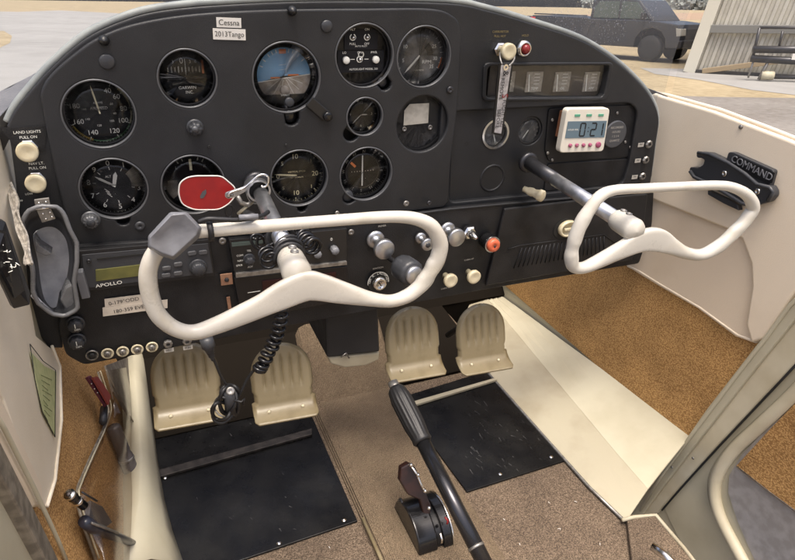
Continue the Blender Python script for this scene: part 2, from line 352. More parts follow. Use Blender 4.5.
# ============================================================ INSTRUMENT PANEL
panel = thing('instrument_panel', PY(355, 310, 0), 'black instrument panel across the cabin with round gauges, radios and push-pull knobs', 'instrument panel')
outline = smooth(pxz([(6, 128), (14, 112), (30, 92), (52, 68), (85, 40), (120, 23), (160, 12), (230, 5.5), (330, 2), (450, 4), (490, 11), (535, 24), (585, 41), (618, 61), (640, 80), (656, 100), (663, 120), (660, 145), (656, 175), (652, 200)]), 5, closed=False)
outline = [tuple(p) for p in outline]+pxz([(450, 212), (200, 243), (72, 252), (58, 300), (62, 352), (48, 352), (38, 338), (27, 300), (20, 235), (14, 180), (10, 150)])
ridge = roundpoly(pxz([(456, 113), (634, 104), (642, 112), (633, 165), (626, 187), (540, 196), (452, 205)]), .012)
slot = roundpoly(pxz([(490, 67), (613, 66), (606, 98), (488, 99)]), .008)
bighole = [tuple(p) for p in roundpoly(pxz([(60, 95), (110, 50), (200, 30), (300, 24), (430, 22), (447, 40), (440, 120), (436, 196), (330, 210), (200, 225), (90, 236), (72, 190)], .012), .01)]
MB(at_panel(0, 0, 0.0148)).plate(outline, [[tuple(p) for p in ridge], [tuple(p) for p in slot], bighole], .006, .0025).build('back_plate', 'panel', panel)
# behind everything: closing board
MB(at_panel(0, 0, 0.035)).plate([tuple(p) for p in outline], [], .004, .0005).build('backing_board', 'black', panel)
# left overlay
GA = [('airspeed', -.0321, .0112, .0400), ('alt', -.0305, -.0818, .0395), ('autop', .3002, .0716, .0408), ('tach', .3872, .0689, .0405),
      ('blank', .3914, -.0240, .0405), ('cdi', .3057, -.0919, .0400), ('vsi', .2066, -.0893, .0405)]
G = {n: (x, z, r) for n, x, z, r in GA}
G['drum'] = (*xz(188, 79.5), .0345); G['horizon'] = (*xz(287.5, 78.5), .0440); G['turn'] = (*xz(194, 186), .0400); G['clock'] = (*xz(365.5, 117.5), .0265)
ov = smooth(pxz([(76, 245), (66, 218), (56, 180), (48, 140), (42, 108), (41, 92), (50, 76), (72, 56), (100, 37), (140, 23), (200, 14), (280, 10), (370, 9), (430, 9), (452, 15), (461, 28), (461, 60), (458, 110), (452, 160), (449, 203)]), 5, closed=False)
ov = [tuple(p) for p in ov]+pxz([(444, 208), (330, 222), (200, 237), (90, 246)])
holes = [circ(x, z, r) for (x, z, r) in G.values()]
def lobe(x, z, r, dx, dz, lr):                  # hole with a side lobe for its adjusting knob
    pts = circ(x, z, r, 72); cx, cz = x+dx, z+dz; d = math.hypot(dx, dz); a0 = math.atan2(dz, dx)
    out = []
    for i in range(96):
        a = 2*math.pi*i/96; u = (math.cos(a), math.sin(a)); q = r
        b = u[0]*dx+u[1]*dz; disc = b*b-(d*d-lr*lr)
        if disc > 0 and b > 0: q = max(r, b+math.sqrt(disc))
        out.append((x+u[0]*q, z+u[1]*q))
    return out
def rep(key, dx, dz, lr):
    i = list(G.keys()).index(key); x, z, r = G[key]; holes[i] = lobe(x, z, r, dx, dz, lr)
rep('horizon', .004, -.051, .0105); rep('autop', .030, -.036, .0095); rep('alt', .004, -.041, .008); rep('vsi', .002, -.0425, .0075); rep('clock', -.020, -.022, .011); rep('cdi', -.026, -.033, .0095)
MB(at_panel(0, 0, 0.0065)).plate(ov, holes, .004, .0026).build('left_overlay', 'panel', panel)
# thin bright edge round the top of the panel
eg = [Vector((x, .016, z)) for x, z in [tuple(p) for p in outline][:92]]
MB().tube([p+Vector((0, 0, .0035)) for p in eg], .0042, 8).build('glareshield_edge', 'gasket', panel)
# right recessed field
rec = roundpoly(pxz([(453, 111), (637, 101), (646, 111), (636, 168), (629, 189), (540, 199), (449, 208)], .018), .01)
rh = [circ(*xz(495.5, 134, .018), .0235), circ(*xz(530.7, 131.3, .018), .0228)]
MB(at_panel(0, 0, 0.022)).plate([tuple(p) for p in rec], rh, .003, .0016).build('right_recess', 'panel', panel)
subp = roundpoly(pxz([(549, 108.5), (632, 105), (637, 113), (632, 140), (629, 157), (549, 162), (545, 150)], .016), .006)
MB(at_panel(0, 0, 0.0175)).plate([tuple(p) for p in subp], [], .002, .0008).build('radio_blank_plate', 'panel_low', panel)
subq = roundpoly(pxz([(548, 164), (629, 159), (624, 184), (544, 191)], .016), .006)
MB(at_panel(0, 0, 0.0175)).plate([tuple(p) for p in subq], [], .002, .0008).build('blank_plate', 'panel_low', panel)
# annunciator slot frame
sl2 = roundpoly(pxz([(486, 63.5), (617, 63), (610, 101.5), (484.5, 102.5)]), .010)
MB(at_panel(0, 0, 0.0095)).plate([tuple(p) for p in sl2], [[tuple(p) for p in slot]], .003, .002).build('cluster_frame', 'panel', panel)

MB().prism([PY(a, c, .02) for a, c in ((-12, 130), (12, 104), (42, 78), (48, 90), (20, 118), (12, 134), (4, 150), (-8, 165))], (0, .012, 0)).build('left_filler', 'black', panel)
# ---- gauge machinery
def gauge(name, key, face='face', label=None, dy=0.016, glass=True, bez=True):
    x, z, r = G[key] if isinstance(key, str) else key
    m = at_panel(x, z, dy)
    g = MB(m).lathe([(r+.002, -.012), (r+.002, 0), (r-.001, .0), (r-.0015, -.004), (0, -.004)], 56, smooth=False).build(name, 'black', panel)
    if label: g['label'] = label
    MB(at_panel(x, z, dy+.0035)).lathe([(r-.002, 0), (0, 0)], 48, smooth=False).build('dial_face', face, g)
    if bez: MB(m).ring(r-.0028, r-.001, .0022, 0).build('bezel', 'darksteel', g)
    if bez and dy < .02:
        b = MB(at_panel(x, z, .0028)); pr = [(r-.0008, -.006), (r-.0012, .0008), (r-.0002, .0014), (r+.0010, .0008), (r+.0012, -.0005)]; b.lathe(pr, 64); b.v and b.f.__delitem__(slice(-2, None)); b.sm.__delitem__(slice(-2, None)); b.build('trim_ring', 'rim', g)
    if glass: MB(at_panel(x, z, dy-.0035)).lathe([(r-.003, 0), (r*.6, .0006), (0, .0010)], 40).build('glass', 'glass', g)
    return g, at_panel(x, z, dy+.003), r
def needle(g, m, ang, r0, r1, w, matn='cream_mark', name='needle', z=.0018, tip=True):
    b = MB(m @ Matrix.Rotation(-math.radians(ang), 4, 'Z'))
    b.add([(-w/2, -r0, z), (w/2, -r0, z), (w/2*1.2, r1*.75, z), (0, r1, z), (-w/2*1.2, r1*.75, z),
           (-w/2, -r0, z+.0006), (w/2, -r0, z+.0006), (w/2*1.2, r1*.75, z+.0006), (0, r1, z+.0006), (-w/2*1.2, r1*.75, z+.0006)],
          [(0, 1, 2, 3, 4), (9, 8, 7, 6, 5), (0, 5, 6, 1), (1, 6, 7, 2), (2, 7, 8, 3), (3, 8, 9, 4), (4, 9, 5, 0)])
    o = b.build(name, matn, g)
    return o
def pos(a, r): a = math.radians(a); return r*math.sin(a), r*math.cos(a)

# airspeed
g, m, r = gauge('airspeed_indicator', 'airspeed', label='airspeed indicator with a coloured arc and knots numbers, topmost left dial')
b = MB(m)
for t, a in (('40', 28), ('60', 52), ('80', 85), ('100', 116), ('120', 152), ('140', 205), ('160', 246), ('180', 286)):
    b.text(t, *pos(a, r*.68), .0082); b.tick(a, r*.82, r*.93, .0009)
    b.tick(a+12, r*.86, r*.93, .0006)
for a in range(20, 300, 6): b.tick(a, r*.89, r*.93, .0004)
b.text('AIRSPEED', 0, r*.1, .0046); b.text('KNOTS', 0, r*.26, .003)
for t, a in (('60', 60), ('80', 100), ('100', 135), ('120', 190), ('140', 240), ('160', 282)): b.text(t, *pos(a, r*.42), .0036)
b.build('markings', 'white', g)
MB(m).arc(r*.86, r*.915, 42, 116).build('flap_arc', 'cream_mark', g); MB(m).arc(r*.87, r*.905, 116, 200).build('green_arc', 'green', g)
MB(m).arc(r*.86, r*.915, 200, 246).build('caution_arc', 'yellow', g)
needle(g, m, -9, r*.05, r*.80, .0016)
# altimeter
g, m, r = gauge('altimeter', 'alt', label='altimeter with digits 0 to 9 and a window painted with a pale reflection on its right')
b = MB(m)
for i in range(10): b.text(str(i), *pos(i*36-6, r*.74), .0095); b.tick(i*36-6, r*.52, r*.62, .0008)
for i in range(50): b.tick(i*7.2-6, r*.88, r*.93, .0004)
b.text('ALT', -.005, r*.30, .004)
for i in (-.002, .001, .004): b.tick(-55, i, .001, .0001); b.box((i, -r*.30-i*.5, .0004), (.0075, .0007, .0002), Matrix.Rotation(-.8, 4, 'Z'))
b.build('markings', 'white', g)
MB(m).arc(r*.52, r*.90, 48, 98, h=.0004).build('pressure_window_reflection', 'windowpale', g)  # pressure window, its pale colour painted in as a reflection
needle(g, m, -56, r*.05, r*.62, .0024, 'white', 'long_hand'); needle(g, m, 14, r*.0, r*.46, .0040, 'white', 'short_hand', z=.0009)
# drum gauge
g, m, r = gauge('directional_gauge', 'drum', 'panel', label='small round gauge with a drum scale reading 0 and a red bar')
MB(m).arc(r*.02, r*.90, -72, 72, h=.0003).build('scale_window', 'ink', g)
b = MB(m)
for i in range(-5, 6): b.box((i*.0041, .0085, .0006), (.0008, .0055 if i % 2 else .0075, .0002))
b.text('0', -.004, .0185, .0095, .0006); b.text('3', -.014, .0175, .0055, .0006); b.text('3', .006, .0175, .0055, .0006); b.text('6', .0125, .0175, .005, .0006)
b.text('GARWIN', 0, -.0135, .0052); b.text('INC.', .002, -.019, .0050); b.build('markings', 'white', g)
MB(m).box((.0205, .0115, .0008), (.0024, .016, .0004)).build('red_bar', 'orange', g)
MB(m).box((.0, .0115, .0014), (.0007, .019, .0004)).build('lubber_line', 'white', g)
# artificial horizon
g, m, r = gauge('artificial_horizon', 'horizon', 'black', label='artificial horizon with blue sky and brown ground, largest dial')
mr = m @ Matrix.Rotation(math.radians(7), 4, 'Z'); R_ = r*.80
MB(mr).arc(0, R_, -95, 95, h=.0004).build('sky_half', 'sky_blue', g)
b = MB(mr); n = 24; pts = [(R_*math.cos(math.radians(-5-170*i/n)), R_*math.sin(math.radians(-5-170*i/n))) for i in range(n+1)]
pts = [(x, max(y, -R_*.78), .0004) for x, y in pts]; pts = [(x, y+.0, z) for x, y, z in pts]
b.add(pts, [tuple(range(len(pts)))]); b.build('ground_half', 'earth', g)
b = MB(mr); b.box((0, -.003, .0007), (R_*1.96, .0011, .0003))
for a in (-60, -45, -30, -20, -10, 10, 20, 30, 45, 60): b.tick(a, R_*.84, R_*.96, .0012, .0007)
for a in (-60, -40, -20, 20, 40, 60): b.tick(180+a, R_*.15, R_*.75, .0005, .0007)
for i in (.008, .014): b.box((0, i, .0007), (.010, .0004, .0002))
b.build('markings', 'white', g)
MB(m).box((-.001, r*.69, .0012), (.009, .0055, .0005)).build('top_index', 'orange', g)
b = MB(m); b.box((-.012, -.002, .0016), (.012, .0018, .0008)); b.box((.012, .001, .0016), (.014, .0018, .0008)); b.build('aircraft_bars', 'orange', g)
b = MB(m); b.lathe([(.0065, 0), (.0055, .0012), (0, .0014)], 20, m=Matrix.Translation((0, -.0185, .001))); b.build('centre_hub', 'earth', g)
b = MB(m); b.add([(-R_*.80, -R_*.66, .002), (R_*.80, -R_*.66, .002), (R_*.55, -R_*.93, .002), (0, -R_*1.05, .002), (-R_*.55, -R_*.93, .002)], [(0, 1, 2, 3, 4)]); b.build('lower_mask', 'black', g)
MB(m).text('SPERRY', 0, -.0245, .0036, .0026).build('maker_text', 'white', g)
MB(m).lathe([(.0062, 0), (.0062, .007), (.005, .008), (0, .008)], 24, m=Matrix.Translation((.004, -.0325, .002))).build('knob', 'charcoal', g)
MB(m).lathe([(.0085, -.006), (.0085, .004), (.0075, .005), (0, .005)], 24, m=Matrix.Translation((.004, -.051, .004))).build('cage_knob', 'gloss', g)
# turn indicator
g, m, r = gauge('turn_indicator', 'turn', label='turn indicator half hidden behind the red tag')
b = MB(m); b.box((0, r*.58, .001), (.0032, .015, .0005)); b.build('needle', 'cream_mark', g)
b = MB(m); b.box((-r*.62, -.002, .0004), (.012, .011, .0003)); b.arc(r*.2, r*.85, 230, 262); b.build('pale_windows', 'windowpale', g)
b = MB(m)
for a in (-30, -18, 18, 30): b.tick(a, r*.74, r*.88, .0014)
b.text('L', -.018, .02, .006); b.text('R', .018, .02, .006); b.build('markings', 'dimwhite', g)
# vsi
g, m, r = gauge('vertical_speed_indicator', 'vsi', label='vertical speed indicator reading zero, right of the left control shaft')
b = MB(m)
for t, a in (('10', -4), ('5', -48), ('15', 48), ('20', 90), ('15', 132), ('10', 184), ('5', 228), ('0', 270)):
    if t == '5' and a < 0 or a in (228,): b.text('5', *pos(a, r*.66), .0075)
    elif t == '15': b.text('1', *pos(a, r*.70), .0075)
    else: b.text(t, *pos(a, r*.66), .0098)
    b.tick(a, r*.82, r*.95, .0012)
for a in range(0, 360, 9): b.tick(a, r*.88, r*.95, .0007)
b.text('VERTICAL SPEED', 0, .005, .0034); b.text('FEET PER MINUTE', 0, -.0035, .0024); b.build('markings', 'cream_mark', g)
needle(g, m, 277, r*.0, r*.80, .0020)
# clock
g, m, r = gauge('clock', 'clock', 'face', label='small round clock between the switch dial and the course dial')
b = MB(m)
for i in range(12): b.tick(i*30, r*.78, r*.88, .0008)
for t, a in (('12', 0), ('3', 90), ('6', 180), ('9', 270)): b.text(t, *pos(a, r*.60), .0052)
b.build('markings', 'dimwhite', g); needle(g, m, 228, 0, r*.68, .0010, 'white'); needle(g, m, 92, 0, r*.35, .0012, 'dimwhite', 'short_hand')
# cdi
g, m, r = gauge('course_indicator', 'cdi', 'face', label='course deviation indicator with a compass ring and upright white bar')
b = MB(m)
for a in range(0, 360, 10): b.tick(a+3, r*.86, r*.94, .0008)
for a in range(5, 360, 10): b.tick(a+3, r*.90, r*.94, .0005)
for i, t in enumerate(('N', '3', '6', 'E', '12', '15', 'S', '21', '24', 'W', '30', '33')): b.text(t, *pos(i*30+3, r*.74), .0060, rot=-math.radians(i*30+3))
for i in range(-4, 5): b.box((i*.0042, 0, .0004), (.0012, .0012, .0002))
b.build('markings', 'dimwhite', g)
MB(m).ring(r*.63, r*.655, .0008).build('inner_ring', 'darksteel', g)
MB(m).box((-.001, .001, .0018), (.0018, r*1.15, .0006)).build('needle', 'white', g)
b = MB(m @ Matrix.Translation((-.015, .011, 0)) @ Matrix.Rotation(.8, 4, 'Z')); b.box((0, 0, .001), (.0035, .010, .0004)); b.build('flag', 'orange', g)
MB(m).lathe([(.0085, -.002), (.0085, .010), (.007, .0115), (0, .0115)], 24, m=Matrix.Translation((-.026, -.033, .0))).build('course_knob', 'charcoal', g)
# tach
g, m, r = gauge('tachometer', 'tach', 'silverdial', label='tachometer with a silver grey dial and white pointer, top right of the left group')
b = MB(m)
for a in range(-120, 121, 12): b.tick(a, r*.80, r*.92, .0009)
for t, a in (('5', -105), ('10', -62), ('20', 20), ('25', 62), ('30', 100), ('35', 128)): b.text(t, *pos(a, r*.62), .007)
b.text('RPM', 0.012, -.009, .0065, sx=1.2); b.text('HUNDREDS', 0, -.020, .003); b.build('markings', 'white', g)
MB(m).arc(r*.30, r*.52, 38, 88, h=.0004).build('hour_window', 'ink', g)
MB(m).box((0, 0, .0007), (.0005, r*1.75, .0002)).build('seam', 'ink', g)
needle(g, m, 224, 0, r*.78, .0022, 'white')
MB(m).arc(r*.84, r*.9, 95, 120, h=.0004).build('red_arc', 'orange', g)
# autopilot switch dial
g, m, r = gauge('autopilot_panel', 'autop', 'black', label='round switch unit with white lettering, two white buttons and ring switches', glass=False)
b = MB(m); b.box((0, .019, .0006), (.047, .026, .001)); b.box((0, -.009, .0006), (.066, .028, .001)); b.build('inner_plates', 'face', g)
b = MB(m)
for x, y, t in ((-.012, .0315, 'ALT'), (.008, .0315, 'ON'), (-.012, .0135, 'PULL'), (.008, .0135, 'OFF'), (-.0235, .0025, 'LO'), (-.002, .0025, 'ON'), (.0185, .0025, 'PWR'), (.0, .0105, 'AUTO PILOT')): b.text(t, x, y, .0042 if t != 'AUTO PILOT' else .003, .0014)
for x, y in ((-.012, .022), (.008, .022), (-.002, -.006)):
    b.arc(.0028, .0044, 30, 330, .0012); b.M = m
    b.arc(.0030, .0044, 20, 335, .0014, m=Matrix.Translation((x, y, 0)))
b.text('AUTOFLIGHT MODEL 200', .004, -.019, .0036, .0014); b.box((-.012, -.006, .0013), (.006, .0008, .0002)); b.box((.008, -.006, .0013), (.006, .0008, .0002))
b.build('markings', 'white', g)
for x in (-.022, .0205): MB(m).lathe([(.0048, 0), (.0048, .005), (.0038, .0062), (0, .0062)], 20, m=Matrix.Translation((x, -.0065, .001))).build('push_button', 'white', g)
for x, y in ((-.012, .022), (.008, .022), (-.002, -.006)): MB(m).lathe([(.0022, 0), (.0022, .005), (0, .0055)], 14, m=Matrix.Translation((x, y, .001))).build('toggle', 'chrome', g)
MB(m).lathe([(.0065, -.004), (.0065, .007), (.005, .008), (0, .008)], 20, m=Matrix.Translation((.030, -.036, 0))).build('corner_knob', 'charcoal', g)
# blank hole with a card
g, m, r = gauge('blanked_opening', 'blank', 'charcoal', label='blanked dial opening holding a pale paper card', glass=False, bez=False, dy=.014)
b = MB(m); b.add([(-.0245, -.0035, .001), (.015, -.002, .001), (.0145, .027, .001), (-.0165, .027, .001), (-.0245, .018, .001)], [(0, 1, 2, 3, 4)]); c = b.build('paper_card', 'palecard', g, solid=.0006)
for x in (-.0235, .0185): MB(m).lathe([(.0036, 0), (.0036, .003), (.002, .0032), (.0018, .0015), (0, .0015)], 16, m=Matrix.Translation((x, -.0085, .0))).build('screw', 'steel', g)
# small right gauges
for k, (px, py, rr, lab) in enumerate(((495.5, 134, .0235, 'small gauge behind the hanging strap tag'), (530.7, 131.3, .0228, 'small gauge above the right control shaft'))):
    x, z = xz(px, py, .018)
    g, m, r = gauge('fuel_gauge' if k else 'suction_gauge', (x, z, rr), 'silverdial', label=lab, dy=.024)
    b = MB(m)
    for a in range(-120, 121, 20): b.tick(a, r*.74, r*.9, .0009)
    for t, a in (('2', -90), ('4', -30), ('6', 30), ('8', 90)): b.text(t, *pos(a, r*.55), .0055)
    b.build('markings', 'dimwhite', g); needle(g, m, 215 if k else 160, 0, r*.75, .0012, 'white')
    if not k:
        MB(at_panel(x, z, .0205)).ring(rr-.003, rr+.0005, .004, 0).build('chrome_ring', 'chrome', g)
x, z = xz(492, 178, .02)
MB(at_panel(x, z, .0205)).lathe([(.0235, 0), (.0235, .0015), (.0215, .0032), (.0195, .0022), (.0185, -.0010), (.0160, .0008), (0, .0012)], 48).build('blank_plug', 'panel', panel)
# cluster windows
x, z = xz(548, 83, .02)
g = MB(at_panel(x, z, .030)).box((0, 0, 0), (.205, .062, .004)).build('engine_gauge_cluster', 'window', panel)
for px in (506, 534, 562, 591):
    x, z = xz(px, 82, .026); mm = at_panel(x, z, .0265)
    w = MB(mm).box((0, 0, 0), (.030, .030, .002)).build('gauge_window', 'windowpale', g)
    b = MB(mm); b.box((-.010, 0, .0016), (.0014, .026, .0008), Matrix.Rotation(.12, 4, 'Z')); b.text({506: 'FUEL', 534: 'TEMP', 562: 'OIL', 591: 'AMP'}[px], .002, -.010, .0055, .0014)
    for q in range(4): b.box((.004, .012-q*.005, .0013), (.010, .0006, .0002))
    b.build('window_markings', 'white', w)
MB(at_panel(*xz(550, 83, .02), .014)).box((0, 0, 0), (.19, .060, .0012)).build('cluster_glass', 'glass', g)
# round grey instrument plate behind the timer
x, z = xz(614, 134, .016); m = at_panel(x, z, .0150)
g = MB(m).lathe([(.0235, 0), (.0235, .002), (.022, .003), (0, .003)], 48, smooth=False).build('hour_meter', 'rim', panel)
b = MB(m)
for i, t in enumerate(('RECORDED', 'HOURS', '1 2 3 4', 'QUARTZ')): b.text(t, 0, .012-i*.0075, .0052, .0034)
b.build('markings', 'dimwhite', g)
def screw(px, py, y, r=.0038, matn='darksteel', name='screw', par=panel):
    x, z = xz(px, py, y); m = at_panel(x, z, y)
    o = MB(m).lathe([(r, 0), (r, .0009), (r*.8, .0020), (r*.25, .0020), (r*.2, .0012), (0, .0012)], 20).build(name, matn, par); return o
for px, py in ((552, 120), (617, 113), (636, 116), (547.5, 153), (625, 142), (630, 147), (552, 160)): screw(px, py, .0155, .0026, 'steel')
screw(450, 90, .0005, .0052); screw(222.5, 241, -.010, .0052, 'steel'); screw(351, 232, -.010, .0048, 'steel'); screw(406, 203.5, -.006, .0048, 'steel'); screw(429, 203, -.006, .0038, 'darksteel')
screw(140, 226, .001, .0065, 'charcoal'); screw(337, 213, -.001, .0035, 'steel'); screw(209, 146.5, .001, .002, 'ink'); screw(286, 145, .001, .002, 'ink')
MB(at_panel(*xz(467, 144, .018), .0195)).ring(.0018, .0035, .001).build('pin_hole', 'ink', panel)
for px, py, r in ((107, 62, .0085), (327, 26.5, .0075)):
    MB(at_panel(*xz(px, py), .0012)).lathe([(r, 0), (r, .0012), (r*.8, .0022), (0, .0026)], 28).build('plug_button', 'charcoal', panel)
for px, py in ((104, 40.5), (292, 11)):
    MB(at_panel(*xz(px, py), .001)).lathe([(.006, 0), (.0055, .004), (.003, .008), (0, .009)], 16).build('glareshield_stud', 'black', panel)
# knurled small knobs on the overlay
def knurled(px, py, y, r, h, matn, name='knob', par=panel, flutes=10, amp=.10, skirt=None):
    x, z = xz(px, py, y); m = at_panel(x, z, y)
    b = MB(m).lathe([(r, 0), (r, h*.8), (r*.85, h), (0, h)], flutes*4, rfun=lambda a, hh: 1+amp*math.cos(a*flutes))
    if skirt: b.lathe([(skirt, -.001), (skirt, .0016), (r, .002)], 32)
    return b.build(name, matn, par)
k = knurled(195, 127.5, .001, .0078, .012, 'charcoal', 'dimmer_knob', flutes=7, amp=.13, skirt=.0105)
MB(at_panel(*xz(194, 127, -.0), -.0115)).lathe([(.0042, 0), (.0036, .0016), (0, .002)], 16).build('knob_cap', 'rim', k)
k = knurled(91, 219.5, -.002, .0085, .012, 'rim', 'pressure_knob', flutes=12, amp=.06, skirt=.011)
MB(at_panel(*xz(91, 219.5, -.002), -.0145)).lathe([(.005, 0), (.004, .0008), (0, .001)], 16).build('knob_cap', 'charcoal', k)
# AI lever slot
MB(at_panel(*xz(318, 109), .0006, math.radians(-42))).box((0, 0, .0005), (.034, .0155, .004)).build('slot_lever', 'black', panel, bevel=.0018)
MB(at_panel(*xz(327, 116), -.002)).lathe([(.0062, -.002), (.0062, .0035), (.0048, .0045), (0, .0045)], 20).build('lever_knob', 'gloss', panel)
# name labels
b = MB(at_panel(*xz(229, 23), .0008, math.radians(-2))); b.box((0, .0002, 0), (.0290, .0110, .0007)); lab = b.build('name_sticker', 'stickerw', panel); lab['label'] = 'two line white name sticker'
b = MB(at_panel(*xz(229.5, 34), .0009, math.radians(-2))); b.box((0, -.0006, 0), (.0385, .0125, .0007)); b.build('lower_strip', 'stickerw', lab)
b = MB(at_panel(*xz(229, 23), .0001, math.radians(-2))); b.text('Cessna', 0, 0, .0090, sx=.95); b.M = at_panel(*xz(229.5, 34), .0002, math.radians(-2)); b.text('2013Tango', 0, -.0006, .0084, sx=.92); b.build('lettering', 'ink', lab)
# top right knob and lamp
def pull_knob(px, py, y, r=.0105, stem=.022, matn='knob', name='pull_knob', collar=True, d=None, par=panel):
    x, z = xz(px, py, y); m = at_panel(x, z, y)
    b = MB(m).lathe([(r*.42, 0), (r*.42, stem*.55), (r*.62, stem*.62), (r, stem*.72), (r, stem*.95), (r*.9, stem), (r*.6, stem*.97), (0, stem*.95)], 32)
    o = b.build(name, matn, par)
    if collar: MB(m).lathe([(r*.85, -.001), (r*.85, .004), (r*.6, .0055), (r*.45, .0055)], 6, smooth=False).build('collar_nut', 'chrome', o)
    return o
pull_knob(499, 49, .009, .0115, .030, name='cabin_heat_knob')
x, z = xz(523, 48.5, .009); m = at_panel(x, z, .009)
lp = MB(m).lathe([(.0125, 0), (.0125, .003), (.010, .007), (.0078, .008), (.0075, .004), (.0, .004)], 32).build('warning_lamp', 'chrome', panel)
MB(m).lathe([(.0068, .004), (.0066, .010), (.004, .0125), (0, .013)], 24).build('lens', 'lampred', lp)
b = MB(at_panel(*xz(500, 34, .009), .0083)); b.text('CARBURETOR', 0, .003, .0042); b.text('PULL HOT', 0, -.003, .0042); b.M = at_panel(*xz(525, 35.5, .009), .0083); b.text('HOLD', 0, 0, .0042); b.build('knob_lettering', mat('faint_gold_lettering', (.22, .17, .07), .6), panel)
# left knobs + lettering
pull_knob(29, 147, .008, .0115, .024, name='landing_light_knob'); pull_knob(37, 178.5, .008, .0112, .022, name='navigation_light_knob')
b = MB(at_panel(*xz(28, 136, .008), .0082)); b.text('LAND LIGHTS', 0, .0045, .0045); b.text('PULL ON', 0, -.0015, .0045)
b.M = at_panel(*xz(37, 166, .008), .0082); b.text('NAV LT.', 0, .003, .0045); b.text('PULL ON', 0, -.0025, .0045)
b.M = at_panel(*xz(29, 194, .008), .0082); b.text('LOW', 0, 0, .0035); b.M = at_panel(*xz(20, 201, .008), .0082); b.text('OFF', 0, 0, .0035); b.build('switch_lettering', 'white', panel)
x, z = xz(28, 131, .008)
b = MB(at_panel(x, z, .0084)); b.add([(-.027, .005, 0), (.021, .005, 0), (.012, -.024, 0), (-.014, -.024, 0)], [(0, 1, 2, 3)]); b.build('switch_placard', 'panel_low', panel, solid=.0006)
# ---- lower panel
low = roundpoly(pxz([(64, 248), (200, 239), (330, 225.5), (450, 210), (655, 191.5), (653, 225), (640, 264), (487, 290), (440, 299), (240, 335.5), (84, 366), (66, 356), (58, 330)], -.008), .006, 3)
MB(at_panel(0, 0, .001)).plate([tuple(p) for p in low], [], .010, .0018).build('lower_panel', 'panel_low', panel)
pts = [PY(a, b, -.006) for a, b in ((78, 247.5), (200, 238.5), (330, 225), (450, 209.3), (550, 200), (652, 191.5))]
MB().tube(pts, .0022, 8).build('panel_seam_bead', 'panel', panel)
YL = -.010
def face_poly(pts, y, th, name, matn, par, bevel=.0008):
    b = MB(); b.prism([PY(a, c, y) for a, c in pts], (0, th, 0)); return b.build(name, matn, par, bevel=bevel)
# navigator radio
ap = face_poly([(79, 251), (209, 239.5), (215, 276), (82, 292)], -.016, .010, 'navigation_radio', 'black', panel); ap['label'] = 'loran radio with an olive display above the heading stickers'
face_poly([(82, 255), (208, 243.5), (213, 273), (84.5, 288.5)], -.0172, .002, 'radio_fascia', 'charcoal', ap, .0004)
face_poly([(95.5, 270), (143, 264.5), (144, 275.5), (96, 281.5)], -.0186, .002, 'display', 'lcd', ap, .0003)
b = MB(); b.prism([PY(a, c, -.0186) for a, c in ((97, 258.5), (150, 253), (150, 254.5), (97, 260))], (0, .002, 0)); b.build('card_slot', 'ink', ap)
b = MB(at_panel(*xz(109, 284.2, -.018), -.0180)); b.text('APOLLO', 0, 0, .0068, sx=1.25, rot=.03); b.build('maker_lettering', 'white', ap)
screw(89, 261, -.018, .003, 'darksteel', par=ap)
kk = knurled(198, 267, -.018, .0095, .012, 'charcoal', 'tuning_knob', par=ap, flutes=16, amp=.03, skirt=.012)
for px, py in ((178, 264), (178, 273), (166.5, 268), (166, 275), (192, 253), (203, 252)):
    x, z = xz(px, py, -.018); MB(at_panel(x, z, -.018)).plate([tuple(p) for p in roundpoly([(-.0055, -.0028), (.0055, -.0028), (.0055, .0028), (-.0055, .0028)], .0025)], [], .003, .0005).build('push_button', 'rim', ap)
# heading stickers
st = face_poly([(104.5, 299.3), (142, 294.6), (143, 303), (105, 307.2)], -.0095, .0012, 'heading_sticker', 'sticker', panel, 0); st['label'] = 'upper heading sticker reading ODD'
b = MB(at_panel(*xz(124, 301.2, -.0098), -.0098)); b.text('0-179°ODD', 0, 0, .0076, rot=.035); b.build('lettering', 'ink', st)
st = face_poly([(102.5, 308), (167.5, 299.7), (167.5, 308), (103, 316.5)], -.0098, .0012, 'heading_sticker', 'sticker', panel, 0); st['label'] = 'lower heading sticker reading EVEN'
b = MB(at_panel(*xz(131, 308.7, -.0100), -.0101)); b.text('180-359 EVEN', 0, 0, .0076, rot=.035, sx=1.0); b.build('lettering', 'ink', st)
# centre radios
a1 = face_poly([(229, 240), (347, 228.5), (347, 260.5), (234, 272)], -.018, .010, 'audio_selector', 'black', panel); a1['label'] = 'slim audio unit with two grey knobs marked 0'
face_poly([(231.5, 243), (276, 238.5), (276, 242), (232, 247)], -.0192, .002, 'display', 'truckglass', a1, .0003)
for px, py in ((316, 252), (333.5, 248.5)):
    knurled(px, py, -.018, .0058, .012, 'grey', 'volume_knob', par=a1, flutes=8, amp=.05)
    b = MB(at_panel(*xz(px-2, py-9, -.019), -.0186)); b.text('0', 0, 0, .0066); b.build('knob_digit', 'white', a1)
knurled(249, 259, -.018, .0064, .011, 'charcoal', 'selector_knob', par=a1, flutes=6, amp=.12, skirt=.0085)
b = MB(at_panel(*xz(249, 259, -.019), -.0186))
for t, x, y in (('TEL', .001, .0125), ('COM', -.012, .007), ('NAV', -.012, -.001), ('SPKR', -.014, -.008), ('ADF', .001, -.0125)): b.text(t, x, y, .0040)
b.build('selector_lettering', 'white', a1)
a2 = face_poly([(234, 278), (347, 266), (350, 300), (242, 320)], -.018, .010, 'transponder', 'gloss', panel); a2['label'] = 'dark radio under a silver ledge'
face_poly([(236, 273.5), (347, 261.5), (347, 265), (236, 278)], -.022, .013, 'silver_ledge', 'steel', a2, .0004)
